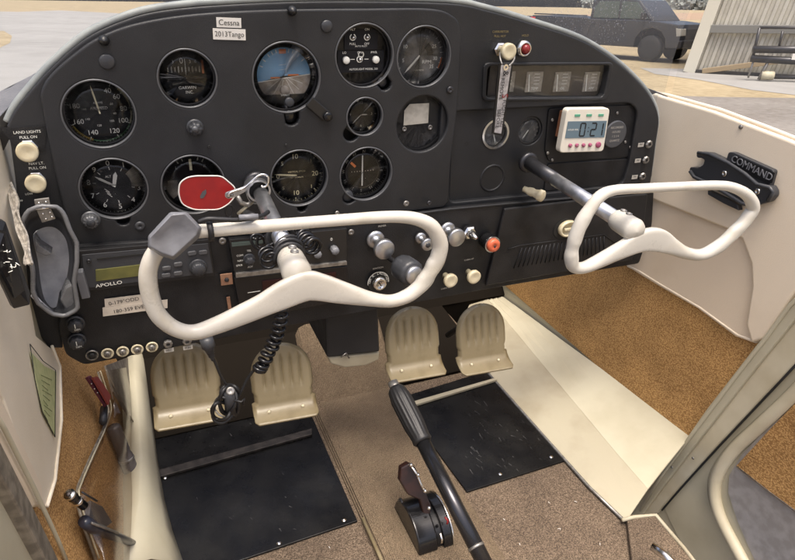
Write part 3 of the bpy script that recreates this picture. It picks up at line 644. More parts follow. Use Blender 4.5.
face_poly([(262, 281), (336, 272), (337, 285), (263, 294)], -.0195, .003, 'display_window', mat('maroon_display', (.022, .004, .004), .15), a2, .0004)
b = MB(at_panel(*xz(254, 292, -.019), -.0186)); b.box((0, 0, 0), (.018, .0008, .0003)); b.text('ON', .016, 0, .004); b.build('lettering', 'white', a2)
x, z = xz(226.5, 279, -.012)
br = MB(at_panel(x, z, -.0125)).box((0, 0, 0), (.0165, .0175, .0025)).build('tan_bracket', 'copper', panel, bevel=.0005)
b = MB(at_panel(x, z, -.0142)); b.lathe([(.0034, 0), (.0034, .0012), (.002, .002), (0, .002)], 6, smooth=False); b.build('screw', 'darksteel', br)
MB(at_panel(*xz(229, 303, -.010), -.0095, .05)).box((0, 0, 0), (.005, .020, .002)).build('worn_spot', 'copper', panel, bevel=.0004)
MB(at_panel(*xz(82.5, 283, -.02), -.022, .05)).box((0, 0, 0), (.010, .038, .012)).build('grey_tab', 'grey', panel, bevel=.001)
# breakers & jacks
for i, (px, py) in enumerate(((92, 355), (107.5, 353.3), (122.7, 351.3), (137.3, 349.3), (152, 346.8))):
    x, z = xz(px, py, -.010); m = at_panel(x, z, -.0095)
    o = MB(m).lathe([(.0082, 0), (.0082, .0018), (.0072, .0024), (.0062, .0018), (.0058, .0006), (0, .0006)], 28).build('circuit_breaker', 'knob' if i else 'steel', panel)
    MB(m).lathe([(.0046, .0004), (.0046, .004), (.0036, .005), (0, .005)], 20).build('breaker_button', 'steel' if i else 'ink', o)
    b = MB(m); b.text('15' if i % 2 else '5', 0, 0, .005, .0054); b.build('breaker_digit', 'ink', o)
for px, py in ((168, 343.5), (187, 341)):
    x, z = xz(px, py, -.010); m = at_panel(x, z, -.0095)
    o = MB(m).lathe([(.0065, 0), (.0065, .003), (.005, .004), (.003, .004), (.0028, 0), (0, 0)], 8, smooth=False).build('headset_jack', 'steel', panel)
    MB(m).box((0, -.0115, .0006), (.013, .0058, .0010)).build('jack_label', 'dimwhite', o)
    MB(m).text('MIC' if px == 168 else 'PHN', 0, -.0115, .0045, .0014).build('jack_lettering', 'ink', o)
for px, py in ((75.5, 323.5), (77, 340.5)):
    x, z = xz(px, py, -.010); m = at_panel(x, z, -.0095)
    o = knurled(px, py, -.0095, .0092, .011, 'charcoal', 'rotary_knob', flutes=9, amp=.05, skirt=.0115)
    b = MB(at_panel(x, z, -.0210)); b.box((0, .002, 0), (.001, .006, .0004)); b.text('DIM', .002, -.0035, .004); b.build('knob_mark', 'white', o)
# right jacks
for px, py in ((648, 144), (644.8, 159.7), (641.6, 176)):
    x, z = xz(px, py, .009); m = at_panel(x, z, .008)
    o = MB(m).lathe([(.0074, 0), (.0074, .002), (.0058, .004), (.003, .004), (.0028, 0), (0, 0)], 8, smooth=False).build('audio_jack', 'steel', panel)
    MB(m).box((-.0175, 0, .0006), (.0125, .0070, .0010)).build('jack_label', 'dimwhite', o)
    b = MB(m); b.text('MIC', -.0175, .001, .0042, .0014); b.build('jack_lettering', 'ink', o)
# push pull controls
def alu_knob(px, py, y, r, stem, name, matn='alu', tipm=None, dxy=(0, 0)):
    x, z = xz(px, py, y); m = at_panel(x, z, y)
    o = MB(m).lathe([(r*.9, 0), (r*.9, .004), (r*.55, .0048), (r*.38, .0048), (r*.38, stem*.7), (r*.8, stem*.74), (r, stem*.8), (r, stem*.97), (r*.9, stem), (0, stem)], 36).build(name, matn, panel)
    return o
k = alu_knob(375, 239, -.009, .0155, .042, 'primer_knob')
k = alu_knob(420, 237.5, -.009, .0100, .030, 'mixture_lock_knob')
MB(at_panel(*xz(420, 237.5, -.009), -.0392)).lathe([(.0042, 0), (.0036, .0012), (0, .001)], 18).build('knob_cap', 'charcoal', k)
alu_knob(447, 229.5, -.009, .0145, .036, 'propeller_knob')
# throttle
a = PY(386, 256, -.012); hd = PY(414, 275, -.090); dr = (hd-a).normalized()
th = MB().tube([a, a+dr*.045], .0042, 12).build('throttle', 'darksteel', panel); th['label'] = 'throttle, largest black plunger with a silver button'
MB(frame(a+dr*.040, dr)).lathe([(.010, 0), (.0185, .004), (.0200, .010), (.0200, .032), (.0175, .036), (.0135, .037)], 36, rfun=lambda q, h: 1+.015*math.cos(q*24)).build('grip', 'charcoal', th)
MB(frame(a+dr*.040, dr)).lathe([(.0138, .034), (.0138, .041), (.012, .043), (0, .043)], 32).build('button', 'alu', th)
# ignition
x, z = xz(378, 281.5, -.010); m = at_panel(x, z, -.0095)
ig = MB(m).lathe([(.0180, 0), (.0180, .0015), (.0175, .002), (0, .002)], 36, smooth=False).build('ignition_switch', 'ink', panel)
b = MB(m)
for a_, t in ((-75, 'OFF'), (-38, 'R'), (-5, 'L'), (30, 'BOTH'), (70, 'START')): b.text(t, *pos(a_, .0146), .0052, .0023, rot=-math.radians(a_))
b.arc(.0172, .0179, -100, 100, .002); b.build('ring_lettering', 'white', ig)
MB(m).lathe([(.0115, .002), (.0115, .009), (.0100, .0115), (.007, .012), (.0065, .0105), (0, .0105)], 32).build('key_barrel', 'chrome', ig)
MB(m @ Matrix.Rotation(.5, 4, 'Z')).box((0, 0, .0112), (.0014, .007, .001)).build('key_slot', 'ink', ig)
# nut toggle
x, z = xz(468, 231.5, -.010); m = at_panel(x, z, -.0095)
o = MB(m).lathe([(.0118, 0), (.0118, .007), (.0095, .010), (.006, .010)], 6, smooth=False).build('switch_nut', 'chrome', panel)
b = MB(m); b.lathe([(.0070, .009), (.0066, .020), (.0040, .024), (.0028, .028), (0, .029)], 20); b.build('toggle', 'chrome', o)
# orange knob
x, z = xz(486, 239.5, -.010); m = at_panel(x, z, -.0095)
o = MB(m).lathe([(.0135, 0), (.0135, .006), (.0125, .012), (.0140, .016), (.0140, .021), (.0115, .022)], 36).build('mixture_knob', 'gloss', panel)
MB(m).lathe([(.0112, .018), (.0112, .026), (.0095, .029), (.002, .0295), (.0018, .0285), (0, .0285)], 32).build('orange_button', 'redknob', o)
MB(m).lathe([(.0022, .0292), (.0018, .0302), (0, .0304)], 12).build('screw', 'darksteel', o)
MB(m).ring(.0115, .0137, .0008, .0215).build('silver_ring', 'alu', o)
for px, py in ((445, 275), (468, 271.5)): pull_knob(px, py, -.0095, .0118, .024, name='cabin_air_knob', collar=False)
b = MB()
for px, py, t in ((382, 226, 'PRIMER'), (446, 288, 'CABIN AIR'), (469, 259.5, 'CABIN HT'), (378, 268, 'IGNITION')): b.M = at_panel(*xz(px, py, -.0096), -.0096, .04); b.text(t, 0, 0, .0040)
b.build('control_lettering', 'dimwhite', panel)
# knob on right seam
a = PY(524, 189, -.005); hd = PY(538, 194.5, -.03); dr = (hd-a).normalized()
o = MB(frame(a, dr)).lathe([(.005, 0), (.005, .006), (.0065, .010), (.0072, .016), (.0062, .020), (.0075, .026), (.0095, .030), (.0095, .036), (.007, .0375), (0, .037)], 28).build('parking_brake_knob', 'knob', panel)
# glovebox
gd = face_poly([(505, 209), (578, 200.5), (648, 194), (644, 228), (632, 260.5), (486, 286)], -.013, .006, 'glovebox_door', 'panel_low', panel, .002)
x0 = [PY(a, b, -.0135) for a, b in ((522, 248), (604, 236.5), (604, 252), (514, 268))]
b = MB(); n = 22
for i in range(n):
    t = i/(n-1); A = x0[0].lerp(x0[1], t); B = x0[3].lerp(x0[2], t); hh = .0035
    A.y = B.y = -.0135; b.tube([A, B], .0012, 6)
b.build('ribbed_grille', 'panel_low', gd)
MB().tube([PY(a, b, -.0135) for a, b in ((508, 249), (520, 245.5), (604, 234.5), (615, 243))], .0009, 8).build('grille_edge', 'panel_low', gd)
x, z = xz(567, 228, -.014); m = at_panel(x, z, -.013)
b = MB(m @ Matrix.Diagonal((1.3, 1, 1, 1))).lathe([(.0150, 0), (.0150, .006), (.0135, .0085), (.0115, .008), (.010, .003), (0, .002)], 40)
lk = b.build('latch_cup', 'knob', gd)
MB(m).box((.001, 0, .006), (.021, .0045, .006)).build('latch_bar', 'knob', lk, bevel=.001)
MB(m @ Matrix.Translation((-.004, -.001, -.0005)) @ Matrix.Diagonal((1.25, 1, 1, 1))).lathe([(.0190, 0), (.0190, .0015), (0, .0015)], 36, smooth=False).build('latch_painted_shadow', 'ink', gd)  # black disc put in as the shadow around the latch

# ============================================================ PEDESTAL under the panel
ped = thing('heater_duct', PY(353, 357, .06), 'black duct box dropping from the panel centre with a tan lower lip', 'duct')
b = MB(); b.prism([PY(a, c, .02) for a, c in ((325, 305), (378, 300), (380, 352), (327, 358))], (0, .12, 0)); b.build('duct_body', 'panel', ped, bevel=.004)
b = MB(); b.prism([PY(a, c, .025) for a, c in ((328, 357.5), (380, 352.5), (379, 360), (366, 366), (345, 368), (331, 364))], (0, .10, 0)); b.build('lower_lip', 'trimlow', ped, bevel=.003)
b = MB(); b.tube([PY(a, c, .018) for a, c in ((341, 357), (346, 353), (349, 358))], .0015, 6); b.build('wire_clip', 'steel', ped)

# ============================================================ YOKES
def yoke(name, label, pts, y, exitpx, hubpx, hub_y, matn, sw=1.0, sleeve=None):
    o3 = [(PY(a, b, y), w) for a, b, w in pts]
    hub = PY(*hubpx, hub_y); ex = PY(*exitpx, .0); root = thing(name, hub, label, 'control yoke', 'control yokes')
    P = smooth([tuple(p)+(w*depth(p)/FPX,) for p, w in [(q[0], q[1]) for q in o3]] if False else [(p.x, p.y, p.z) for p, w in o3], 6)
    Wd = [v.x for v in smooth([(w*depth(p)/FPX, 0, 0) for p, w in o3], 6)]
    n = len(P); seg = 20; vs = []; fs = []; base = sorted(Wd)[n//4]
    c = sum((p for p in P), Vector())/n
    for i in range(n):
        t = (P[(i+1) % n]-P[i-1]).normalized(); nn = t.cross(Vector((0, 1, 0))).normalized()
        a = Wd[i]; s_ = max(0, min(1, (a/base-1.15)/.7)); bdep = min(a, base*1.12)*(1-.36*s_); e = 1-.60*s_
        for k in range(seg):
            q = 2*math.pi*k/seg; cs, sn = math.cos(q), math.sin(q)
            cs = math.copysign(abs(cs)**e, cs); sn = math.copysign(abs(sn)**e, sn)
            off = Vector((0, -bdep*sn, 0))+nn*(a*cs)
            vs.append(P[i]+off)
    for i in range(n):
        j = (i+1) % n
        for k in range(seg): fs.append((i*seg+k, i*seg+(k+1) % seg, j*seg+(k+1) % seg, j*seg+k))
    MB().add(vs, fs, True).build('wheel_rim', matn, root)
    ax = (hub-ex).normalized()
    sh = MB().tube([ex+ax*(-.01), hub], .0098*sw, 24).build('shaft', 'alu', root)
    if sleeve: MB().tube([ex-ax*.005, ex+ax*sleeve], .0104*sw, 24).build('sleeve', 'darksteel', root)
    mm = frame(hub-ax*.010, ax)
    hb = MB(mm).lathe([(.0105, -.004), (.0130, -.001), (.0142, .004), (.0146, .024), (.0150, .034), (.013, .039), (0, .041)], 36).build('hub', matn, root)
    for s_ in (.006, .017):
        up = Vector((0.1, -.35, 1)); up = (up-ax*up.dot(ax)).normalized()
        MB(frame(hub-ax*.010+ax*(s_)+up*.0140, up)).lathe([(.0042, -.001), (.0042, .0016), (.003, .002), (.0026, .001), (0, .001)], 18).build('screw', 'steel', hb)
    MB(frame(ex+Vector((0, -.001, 0)), (0, -1, 0))).lathe([(.0165*sw, -.002), (.0165*sw, .004), (.0135*sw, .006), (.0108*sw, .006)], 32).build('panel_collar', 'darksteel', root)
    return root
LP = [(250, 227.3, 6.6), (300, 223.2, 6.1), (342, 220, 6), (375, 217.5, 6), (400, 216.9, 6.2), (418, 219.5, 6.8), (432, 227, 7.6), (440, 243, 8.2), (438, 257, 8.4), (434, 265, 8.7), (430, 272, 7.6), (425, 280, 8.6), (418, 288, 7.6), (407, 296, 7.2), (390.7, 301, 6.6), (370.4, 299, 7.6), (342, 292.7, 11.5), (320, 287.3, 14.2), (305, 286.2, 16.2), (285, 294.3, 15), (264, 304.7, 12.2), (245, 313.3, 11.0), (218.4, 324.6, 9.2), (194.3, 332.2, 8), (175, 328.6, 8), (159, 315.7, 8.5), (151.4, 299, 8.8), (148, 280.4, 9), (149.4, 265.6, 8.8), (156, 252, 8.6), (168, 241, 8), (186, 233, 7.5), (210, 230.5, 7)]
RP = [(640, 188.6, 5), (674.5, 186.8, 4.7), (716, 185.3, 4.7), (734, 188, 5.1), (748, 196, 5.8), (753, 207.6, 6.6), (747.5, 217.5, 7.2), (741, 225.5, 6.7), (734, 232.5, 7.6), (727, 239, 6.7), (719, 246, 7.2), (702, 254.5, 6), (686, 253, 6.2), (671.7, 246.5, 8.5), (657, 240, 12), (641, 241, 12), (619, 251, 9.4), (600, 260.5, 7.6), (584, 267.5, 6.2), (573.5, 266.5, 6.2), (571.4, 257, 7.3), (572.5, 248, 6.3), (575, 239, 7.4), (578.5, 229, 7.2), (583, 220, 7.6), (588.5, 211, 6.6), (600, 196.5, 6.2), (614, 190.3, 5.3)]
yl = yoke('control_yoke', 'large white looped yoke on the left shaft with a grey thumb switch on it', LP, -.285, (256, 183), (292, 262), -.255, 'yoke')
yr = yoke('control_yoke', 'smaller looking white looped yoke on the right, in front of the glovebox', RP, -.275, (527.5, 162), (622, 222.5), -.25, 'yoke2', sleeve=.085)

# thumb switch on the yoke
sw = thing('push_to_talk_switch', PY(176, 236, -.30), 'grey angular thumb switch strapped to the upper left of the left yoke', 'switch')
b = MB(); top = [(171.5, 214.7), (185, 213.4), (199.5, 228), (197, 235), (173, 257), (162, 253.6), (150, 247), (150, 237.5)]
A = [PY(a, c, -.322) for a, c in top]; cc = sum(A, Vector())/8
Bq = [PY(a, c, -.300) for a, c in [(170, 212), (187, 212), (202, 228), (199, 238), (174, 260), (161, 256), (148, 248), (148, 236)]]
Cq = [PY(a, c, -.272) for a, c in [(172, 214), (187, 214), (200, 229), (197, 238), (176, 256), (163, 254), (151, 247), (151, 238)]]
Ai = [cc+(p-cc)*.55+Vector((0, .0035, 0)) for p in A]
vs = Cq+Bq+A+Ai; fs = [tuple(range(8)), tuple(range(24, 32))]
for l in range(3):
    for i in range(8): fs.append((l*8+i, l*8+(i+1) % 8, (l+1)*8+(i+1) % 8, (l+1)*8+i))
b.add(vs, fs, True); b.build('switch_body', 'grey', sw, bevel=.0015, bseg=3)
MB(frame(PY(207, 230, -.285), (PY(215, 230, -.285)-PY(207, 231, -.285)))).lathe([(.0088, 0), (.0105, .0005), (.0105, .0045), (.0088, .005)], 28).build('strap', 'rubber', sw)
b = MB(); pts = smooth([PY(a, c, y) for a, c, y in ((199, 222, -.29), (208, 219, -.292), (222, 219.5, -.292), (238, 220, -.29), (252, 218, -.285), (262, 216, -.27), (268, 212, -.25))], 6, closed=False); b.tube(pts, .0022, 10); b.build('cable', 'rubber', sw)
MB().tube([PY(239, 217.5, -.292), PY(258, 216.5, -.292)], .0026, 10).build('cable_clip', 'grey', sw)
# cords round the shaft
cd = thing('coiled_cord', PY(278, 240, -.22), 'black coiled cord wound round the left control shaft and hanging below it', 'cord')
ex, hub = PY(256, 183, 0), PY(292, 262, -.255); ax = (hub-ex).normalized()
def helix(cpts, R0, turns, rr, name, matn, par, jit=0.0, squash=1):
    cp = smooth(cpts, 12, closed=False); n = len(cp); N = int(turns*18); pts = []
    for i in range(N+1):
        t = i/N*(n-1); j = min(int(t), n-2); p = cp[j].lerp(cp[j+1], t-j); d = (cp[j+1]-cp[j]).normalized()
        u = d.cross(Vector((0, 1, .2))).normalized(); w = d.cross(u); a = i/18*2*math.pi
        q = R0*(1+jit*noise.noise(Vector((i*.09, 3, 1))))
        pts.append(p+u*math.cos(a)*q+w*math.sin(a)*q*squash+Vector((noise.noise((i*.05, 7, 2)), noise.noise((i*.05, 2, 9)), noise.noise((i*.05, 4, 4))))*jit*.012)
    MB().tube(pts, rr, 8).build(name, matn, par)
helix([ex+ax*.175, ex+ax*.245], .0150, 5, .0024, 'wrapped_turns', 'rubber', cd, .6)
helix([ex+ax*.18+Vector((.02, 0, .004)), ex+ax*.235+Vector((.026, 0, .004))], .0085, 7, .0020, 'loose_turns', 'gloss', cd, .5)
helix([ex+ax*.18+Vector((-.022, -.0, .0)), ex+ax*.245+Vector((-.02, 0, .0))], .0075, 6, .0016, 'side_turns', 'gloss', cd, 1.3)
helix([PY(a, c, y) for a, c, y in ((283, 300, -.20), (281, 318, -.20), (277, 335, -.20), (270, 350, -.20), (262, 365, -.20), (260, 370, -.20))], .0066, 13, .0023, 'hanging_coil', 'gloss', cd, .15)
MB().tube(smooth([PY(a, c, y) for a, c, y in ((263, 366, -.20), (256, 368, -.195), (248, 378, -.19), (241, 392, -.19), (235, 402, -.19))], 6, closed=False), .0019, 8).build('lead', 'rubber', cd)
hp = thing('headset_plug', PY(229, 403, -.19), 'bundled thin black cable with a plug hanging in front of the left pedals', 'cable')
MB().tube(smooth([PY(a, c, y) for a, c, y in ((209, 350, -.19), (215, 362, -.19), (221, 376, -.19), (228, 388, -.19), (230, 398, -.19))], 6, closed=False), .0017, 8).build('lead', 'rubber', hp)
MB(frame(PY(206, 338, -.19), PY(211, 354, -.19)-PY(206, 338, -.19))).lathe([(.0075, 0), (.0078, .012), (.0055, .015), (.0050, .019), (.004, .0195), (.0045, .022), (.0032, .0225), (.0038, .026), (.0025, .028), (.002, .032)], 20).build('connector', 'charcoal', hp)
for k, (cx, cy, ra, rb, rot, mm) in enumerate(((230, 393, 9, 8, .2, 'rubber'), (229, 404, 13, 9, 1.2, 'rubber'), (226, 406, 12, 11, .5, 'steel'), (224, 409, 10, 15, .5, 'rubber'), (228, 400, 8, 14, .2, 'rubber'), (221, 411, 9, 9, .9, 'rubber'))):
    pts = []
    for i in range(28):
        a = 2*math.pi*i/28; u, v = ra*math.cos(a), rb*math.sin(a)
        pts.append(PY(cx+u*math.cos(rot)-v*math.sin(rot), cy+u*math.sin(rot)+v*math.cos(rot), -.185-.002*k+.006*math.sin(a*2+k)))
    MB().tube(pts, .0023 if mm == 'rubber' else .0011, 8, closed=True).build('cable_loop', mm, hp)
MB().tube([PY(229, 392, -.2), PY(231, 412, -.185)], [.0062, .0075], 16).build('plug_barrel', 'charcoal', hp)
MB(frame(PY(230.5, 391, -.201), CAM-PY(230, 392, -.2))).lathe([(.0052, -.002), (.0052, .0015), (.003, .002), (.0014, .001), (0, .001)], 20).build('plug_tip', 'steel', hp)
MB().tube([PY(a, c, -.20) for a, c in ((222, 397), (232, 400), (241, 402), (244, 399), (243, 405))], .0016, 8).build('twist_tie', 'rubber', hp)

# ============================================================ control lock with red tag
cl = thing('control_lock', PY(250, 183, -.03), 'silver clamp with a red metal tag on the left control shaft', 'control lock')
red = roundpoly([tuple(PY(a, c, -.045)) for a, c in ((178.5, 194), (179.5, 183), (187, 177.5), (196, 176), (221.7, 176), (235.5, 188), (235.5, 196), (229, 204), (219, 209.7), (194, 209.9), (182, 204.5))], .006, 3)
MB().prism(red, (0, .0016, 0)).build('red_tag', 'red', cl)
rc = sum(red, Vector())/len(red)
b = MB(); b.tube([rc+(Vector(p)-rc)*1.0+Vector((0, .0002, 0)) for p in red], .0009, 6, closed=True); b.build('tag_edge', 'stickerw', cl)
b = MB(); b.add([PY(a, c, -.0455) for a, c in ((200, 196), (202.5, 191.5), (206, 189.5), (206.5, 193), (203.5, 198), (200.5, 198.5))], [(0, 1, 2, 3, 4, 5)]); b.build('chipped_paint', 'rim', cl, solid=.0003)
e = PY(256, 186, -.02)
b = MB(frame(PY(255, 189, -.02), -ax*-1)); b.lathe([(.0135, -.012), (.0135, .022), (.0125, .022), (.0125, -.012)], 32); b.build('clamp_tube', 'alu', cl)
ringc = PY(258.5, 190, -.045); b = MB(frame(ringc, ax)).ring(.0125, .0150, .010, -.005, 40); b.build('clamp_ring', 'alu', cl)
MB(frame(ringc-ax*.004, ax)).lathe([(.0125, 0), (.0122, .0012), (.0098, .0012)], 32).build('clamp_bore', 'ink', cl)
b = MB(); b.tube([PY(a, c, -.06) for a, c in smooth([(228, 197), (230, 193), (236, 190.5), (244, 188), (252, 181), (258, 176), (264, 174.5), (268, 177), (268, 183), (265, 187), (261, 186)], 4, closed=False)], .0016, 8); b.build('spring_wire', 'chrome', cl)
b = MB(); b.prism(roundpoly([tuple(PY(a, c, -.058)) for a, c in ((225, 193), (229, 191.5), (243, 187), (252, 180.5), (254, 184), (245, 192), (235, 197.5), (228, 199), (225, 197))], .003, 3), (0, .0016, 0)); b.build('clamp_arm', 'alu', cl, bevel=.0004)
for px, py in ((232, 195), (228.5, 196.5)): MB(frame(PY(px, py, -.0585), (0, -1, 0))).lathe([(.0022, 0), (.0018, .0012), (0, .0014)], 14).build('rivet', 'steel', cl)
MB().tube([PY(238, 214, -.035), PY(247, 206, -.04)], .0022, 10).build('lock_pin', 'trimpale', cl)
b = MB(); b.tube([PY(a, c, -.03) for a, c in smooth([(226, 205), (232, 206), (233, 212), (230, 217), (226, 214), (226, 207)], 4)], .0012, 6, closed=True); b.build('small_ring', 'darksteel', cl)
b = MB(); b.tube([PY(a, c, -.04) for a, c in ((237, 196), (241, 203), (248, 205), (254, 200))], .0035, 8); b.build('clamp_foot', 'steel', cl)
b = MB(); b.tube([PY(247, 214, -.02), PY(256, 219, -.06)], .006, 14); b.build('lower_stub', 'alu', cl)

# ============================================================ hanging strap tag
tg = thing('strap_tag', PY(503, 60, -.03), 'black edged silver strap tag with scrawled lettering hanging from the cream knob', 'key tag')
top, bot = [(499, 63.5), (513.6, 64)], [(492, 134), (502.6, 136)]
q = [PY(*top[0], -.028), PY(*top[1], -.028), PY(*bot[1], -.014), PY(*bot[0], -.014)]
MB().prism([q[0], q[1], q[2], q[3]], (0, .002, 0)).build('strap', 'black', tg, bevel=.0006)
ins = []
for (u, v) in ((.14, .02), (.84, .02), (.82, .97), (.18, .97)):
    ins.append(q[0].lerp(q[1], u).lerp(q[3].lerp(q[2], u), v)+Vector((0, -.0006, 0)))
MB().prism(ins, (0, .0004, 0)).build('silver_band', mat('silver_ribbon', (.40, .39, .40), .35, metal=.3, col2=(.58, .57, .58), cs=140, bump=.5, bs=120), tg)
def onstrap(u, v, lift=.0012): return q[0].lerp(q[1], u).lerp(q[3].lerp(q[2], u), v)+Vector((0, -lift, 0))
b = MB(); dv = (onstrap(.5, 1)-onstrap(.5, 0)).normalized()
zz = Vector((0, -1, 0)); zz = (zz-dv*zz.dot(dv)).normalized(); yy = zz.cross(dv)
fm = lambda u, v: (lambda o: Matrix(((dv.x, yy.x, zz.x, o.x), (dv.y, yy.y, zz.y, o.y), (dv.z, yy.z, zz.z, o.z), (0, 0, 0, 1))))(onstrap(u, v))
b.text('REMOVE', 0, 0, .0085, 0, m=fm(.36, .34)); b.text('BEFORE', 0, 0, .0085, 0, m=fm(.36, .76)); b.text('FLIGHT TAG', 0, 0, .0075, 0, m=fm(.68, .68))
b.text('&', 0, 0, .013, 0, m=fm(.5, .13)); b.build('strap_lettering', 'ink', tg)
b = MB(); b.text('S', 0, 0, .014, .0004, m=fm(.65, .43)); b.build('red_mark', 'red', tg)
MB(frame(onstrap(.45, .045, .0014), (0, -1, 0))).ring(.0018, .0042, .0010).build('eyelet', 'chrome', tg)
MB().tube(smooth([PY(a, c, y) for a, c, y in ((502, 64.5, -.031), (500, 58, -.024), (500.5, 52, -.012), (507, 47.5, -.008), (513.5, 52, -.012), (514, 60, -.024), (509, 66, -.031))], 6, closed=False), .0013, 8).build('split_ring', 'steel', tg)

# ============================================================ timer
tm = thing('kitchen_timer', PY(586, 131, -.01), 'ivory digital timer reading 0:21 with plum buttons stuck to the right of the panel', 'timer')
body = [(567.5, 108.8), (610.3, 108.3), (603.5, 151.6), (559.5, 153)]
c3 = [tuple(PY(a, c, -.012)) for a, c in body]
MB().prism(roundpoly(c3, .007, 4), (0, .013, 0)).build('timer_case', 'timer', tm, bevel=.0016, bseg=3)
MB().prism([PY(a, c, .004) for a, c in ((563.5, 112), (569, 111), (564, 137), (558.8, 137.5))], (0, .010, 0)).build('magnet_backing', 'cork', tm)
def on(u, v, l=.0126): return (Vector(c3[0]).lerp(Vector(c3[1]), u)).lerp(Vector(c3[3]).lerp(Vector(c3[2]), u), v)+Vector((0, -(l-.012), 0))
lcd = MB().prism([on(.06, .28, .0128), on(.96, .28, .0128), on(.96, .66, .0128), on(.06, .66, .0128)], (0, .0006, 0)).build('screen', 'lcdblue', tm)
ux = (on(1, .5)-on(0, .5)).normalized(); uy = (on(.5, 0)-on(.5, 1)).normalized(); zz = Vector((0, -1, 0))
def tf(u, v, l): o = on(u, v, l); return Matrix(((ux.x, uy.x, zz.x, o.x), (ux.y, uy.y, zz.y, o.y), (ux.z, uy.z, zz.z, o.z), (0, 0, 0, 1)))
def seg7(b, ch, m, h=.0205, w=.0095, t=.0023):
    S7 = {'0': 'abcdef', '1': 'bc', '2': 'abged'}[ch]
    R7 = {'a': (0, h/2, w, t), 'g': (0, 0, w, t), 'd': (0, -h/2, w, t), 'b': (w/2, h/4, t, h/2), 'c': (w/2, -h/4, t, h/2), 'f': (-w/2, h/4, t, h/2), 'e': (-w/2, -h/4, t, h/2)}
    for k_ in S7: x, y, a, c = R7[k_]; b.box((x, y, 0), (a*.9, c*.9, .0002), m)
b = MB(); seg7(b, '0', tf(.42, .47, .0132)); seg7(b, '2', tf(.67, .47, .0132)); seg7(b, '1', tf(.83, .47, .0132))
b.box((0, .003, 0), (.0016, .0016, .0002), tf(.55, .47, .0132)); b.box((0, -.003, 0), (.0016, .0016, .0002), tf(.55, .47, .0132)); b.build('digits', 'ink', lcd)
MB().text('HOUR MIN', 0, 0, .0042, m=tf(.20, .47, .0130)).build('screen_lettering', 'white', lcd)
for u in (.25, .52, .80): MB().box((0, 0, 0), (.0105, .0038, .0012), tf(u, .15, .0126)).build('green_label', 'greenlab', tm, bevel=.0004)
for i, u in enumerate((.20, .35, .50, .65, .84)):
    r_ = .0032 if i < 4 else .0050
    o = MB(tf(u, .83, .0122)).lathe([(r_, 0), (r_, .0022), (r_*.7, .003), (0, .0031)], 20).build('timer_button', 'pink', tm)
    MB(tf(u, .83, .0122)).text('HMSC+'[i], 0, 0, .003, .0034).build('button_letter', 'timer', o)

# ============================================================ left grey holder
hd = thing('phone_holder', PY(50, 300, -.05), 'grey open scoop holder with pale lining clipped to the left end of the panel', 'holder')
def PYl(l, y): return [PY(a, c, y) for a, c in l]
outer = [(22, 222), (28, 211), (40, 206), (58, 207), (64, 214), (70, 230), (77, 243), (77, 262), (74, 282), (78, 309), (65, 316), (52, 314), (38, 303), (33, 292), (33, 270), (27, 245)]
bk = [(32, 236), (40, 228), (52, 226), (62, 232), (68, 243), (70, 262), (66, 284), (60, 293), (58, 306), (52, 309), (44, 300), (40, 285), (37, 262)]
MB().prism(roundpoly([tuple(p) for p in PYl(bk, -.016)], .006, 3), (0, .004, 0)).build('pale_lining', 'paleliner', hd)
n = 30
def resamp(l, n):
    l = [Vector(a) for a in l]; L = [0]
    for i in range(len(l)): L.append(L[-1]+(l[(i+1) % len(l)]-l[i]).length)
    out = []
    for k in range(n):
        s_ = L[-1]*k/n; i = max(j for j in range(len(l)) if L[j] <= s_+1e-9); t = (s_-L[i])/(L[i+1]-L[i]); out.append(l[i].lerp(l[(i+1) % len(l)], t))
    return out
Ro = resamp(outer, 60); Rb = []
cb = Vector((51, 266))
bk_s = [Vector(a) for a in smooth(bk, 8)]
for p in Ro:
    th_ = math.atan2(p.y-cb.y, (p.x-cb.x)*1.6)
    Rb.append(min(bk_s, key=lambda w: abs((math.atan2(w.y-cb.y, (w.x-cb.x)*1.6)-th_+math.pi) % (2*math.pi)-math.pi)))
vs = [PY(p.x, p.y, -.060) for p in Ro]+[PY(p.x, p.y, -.016) for p in Rb]; fs = [(i, (i+1) % 60, (i+1) % 60+60, i+60) for i in range(60)]
MB().add(vs, fs, True).build('side_walls', 'charcoal', hd, solid=.0022)
MB().tube([PY(p.x, p.y, -.061) for p in Ro], .0027, 8, closed=True).build('rim', 'holdergrey', hd)
MB().prism([PY(a, c, -.050) for a, c in ((65, 288), (74, 283), (79, 309), (68, 314), (60, 300))], (0, .03, 0)).build('lower_leg', 'holdergrey', hd, bevel=.002)
MB().prism([PY(a, c, -.046) for a, c in ((34, 238), (40, 246), (52, 254), (46, 256), (36, 252))], (0, .02, 0)).build('inner_wing', 'holdergrey', hd, bevel=.001)
b = MB(); b.prism([PY(a, c, -.060) for a, c in ((34, 200), (49, 198), (50.5, 207), (36, 209))], (0, .003, 0)); b.prism([PY(a, c, -.060) for a, c in ((36.5, 210), (50.5, 208), (55.5, 219), (42, 223))], (0, .003, 0))
hg = b.build('metal_hinge', 'steel', hd, bevel=.0005)
b = MB(); b.tube([PY(35.5, 209.5, -.062), PY(51, 207.3, -.062)], .0014, 10)
for a, c in ((39, 203), (46, 202), (43, 214), (50, 212.5), (46, 219), (52, 217)): b.lathe([(.0014, 0), (.001, .0010), (0, .001)], 10, m=frame(PY(a, c, -.0605), (0, -1, 0)))
b.build('hinge_pin', 'chrome', hg)
MB().tube([PY(33, 295, -.055), PY(40, 303, -.05), PY(52, 313, -.045)], .003, 8).build('lower_rim', 'paleliner', hd)
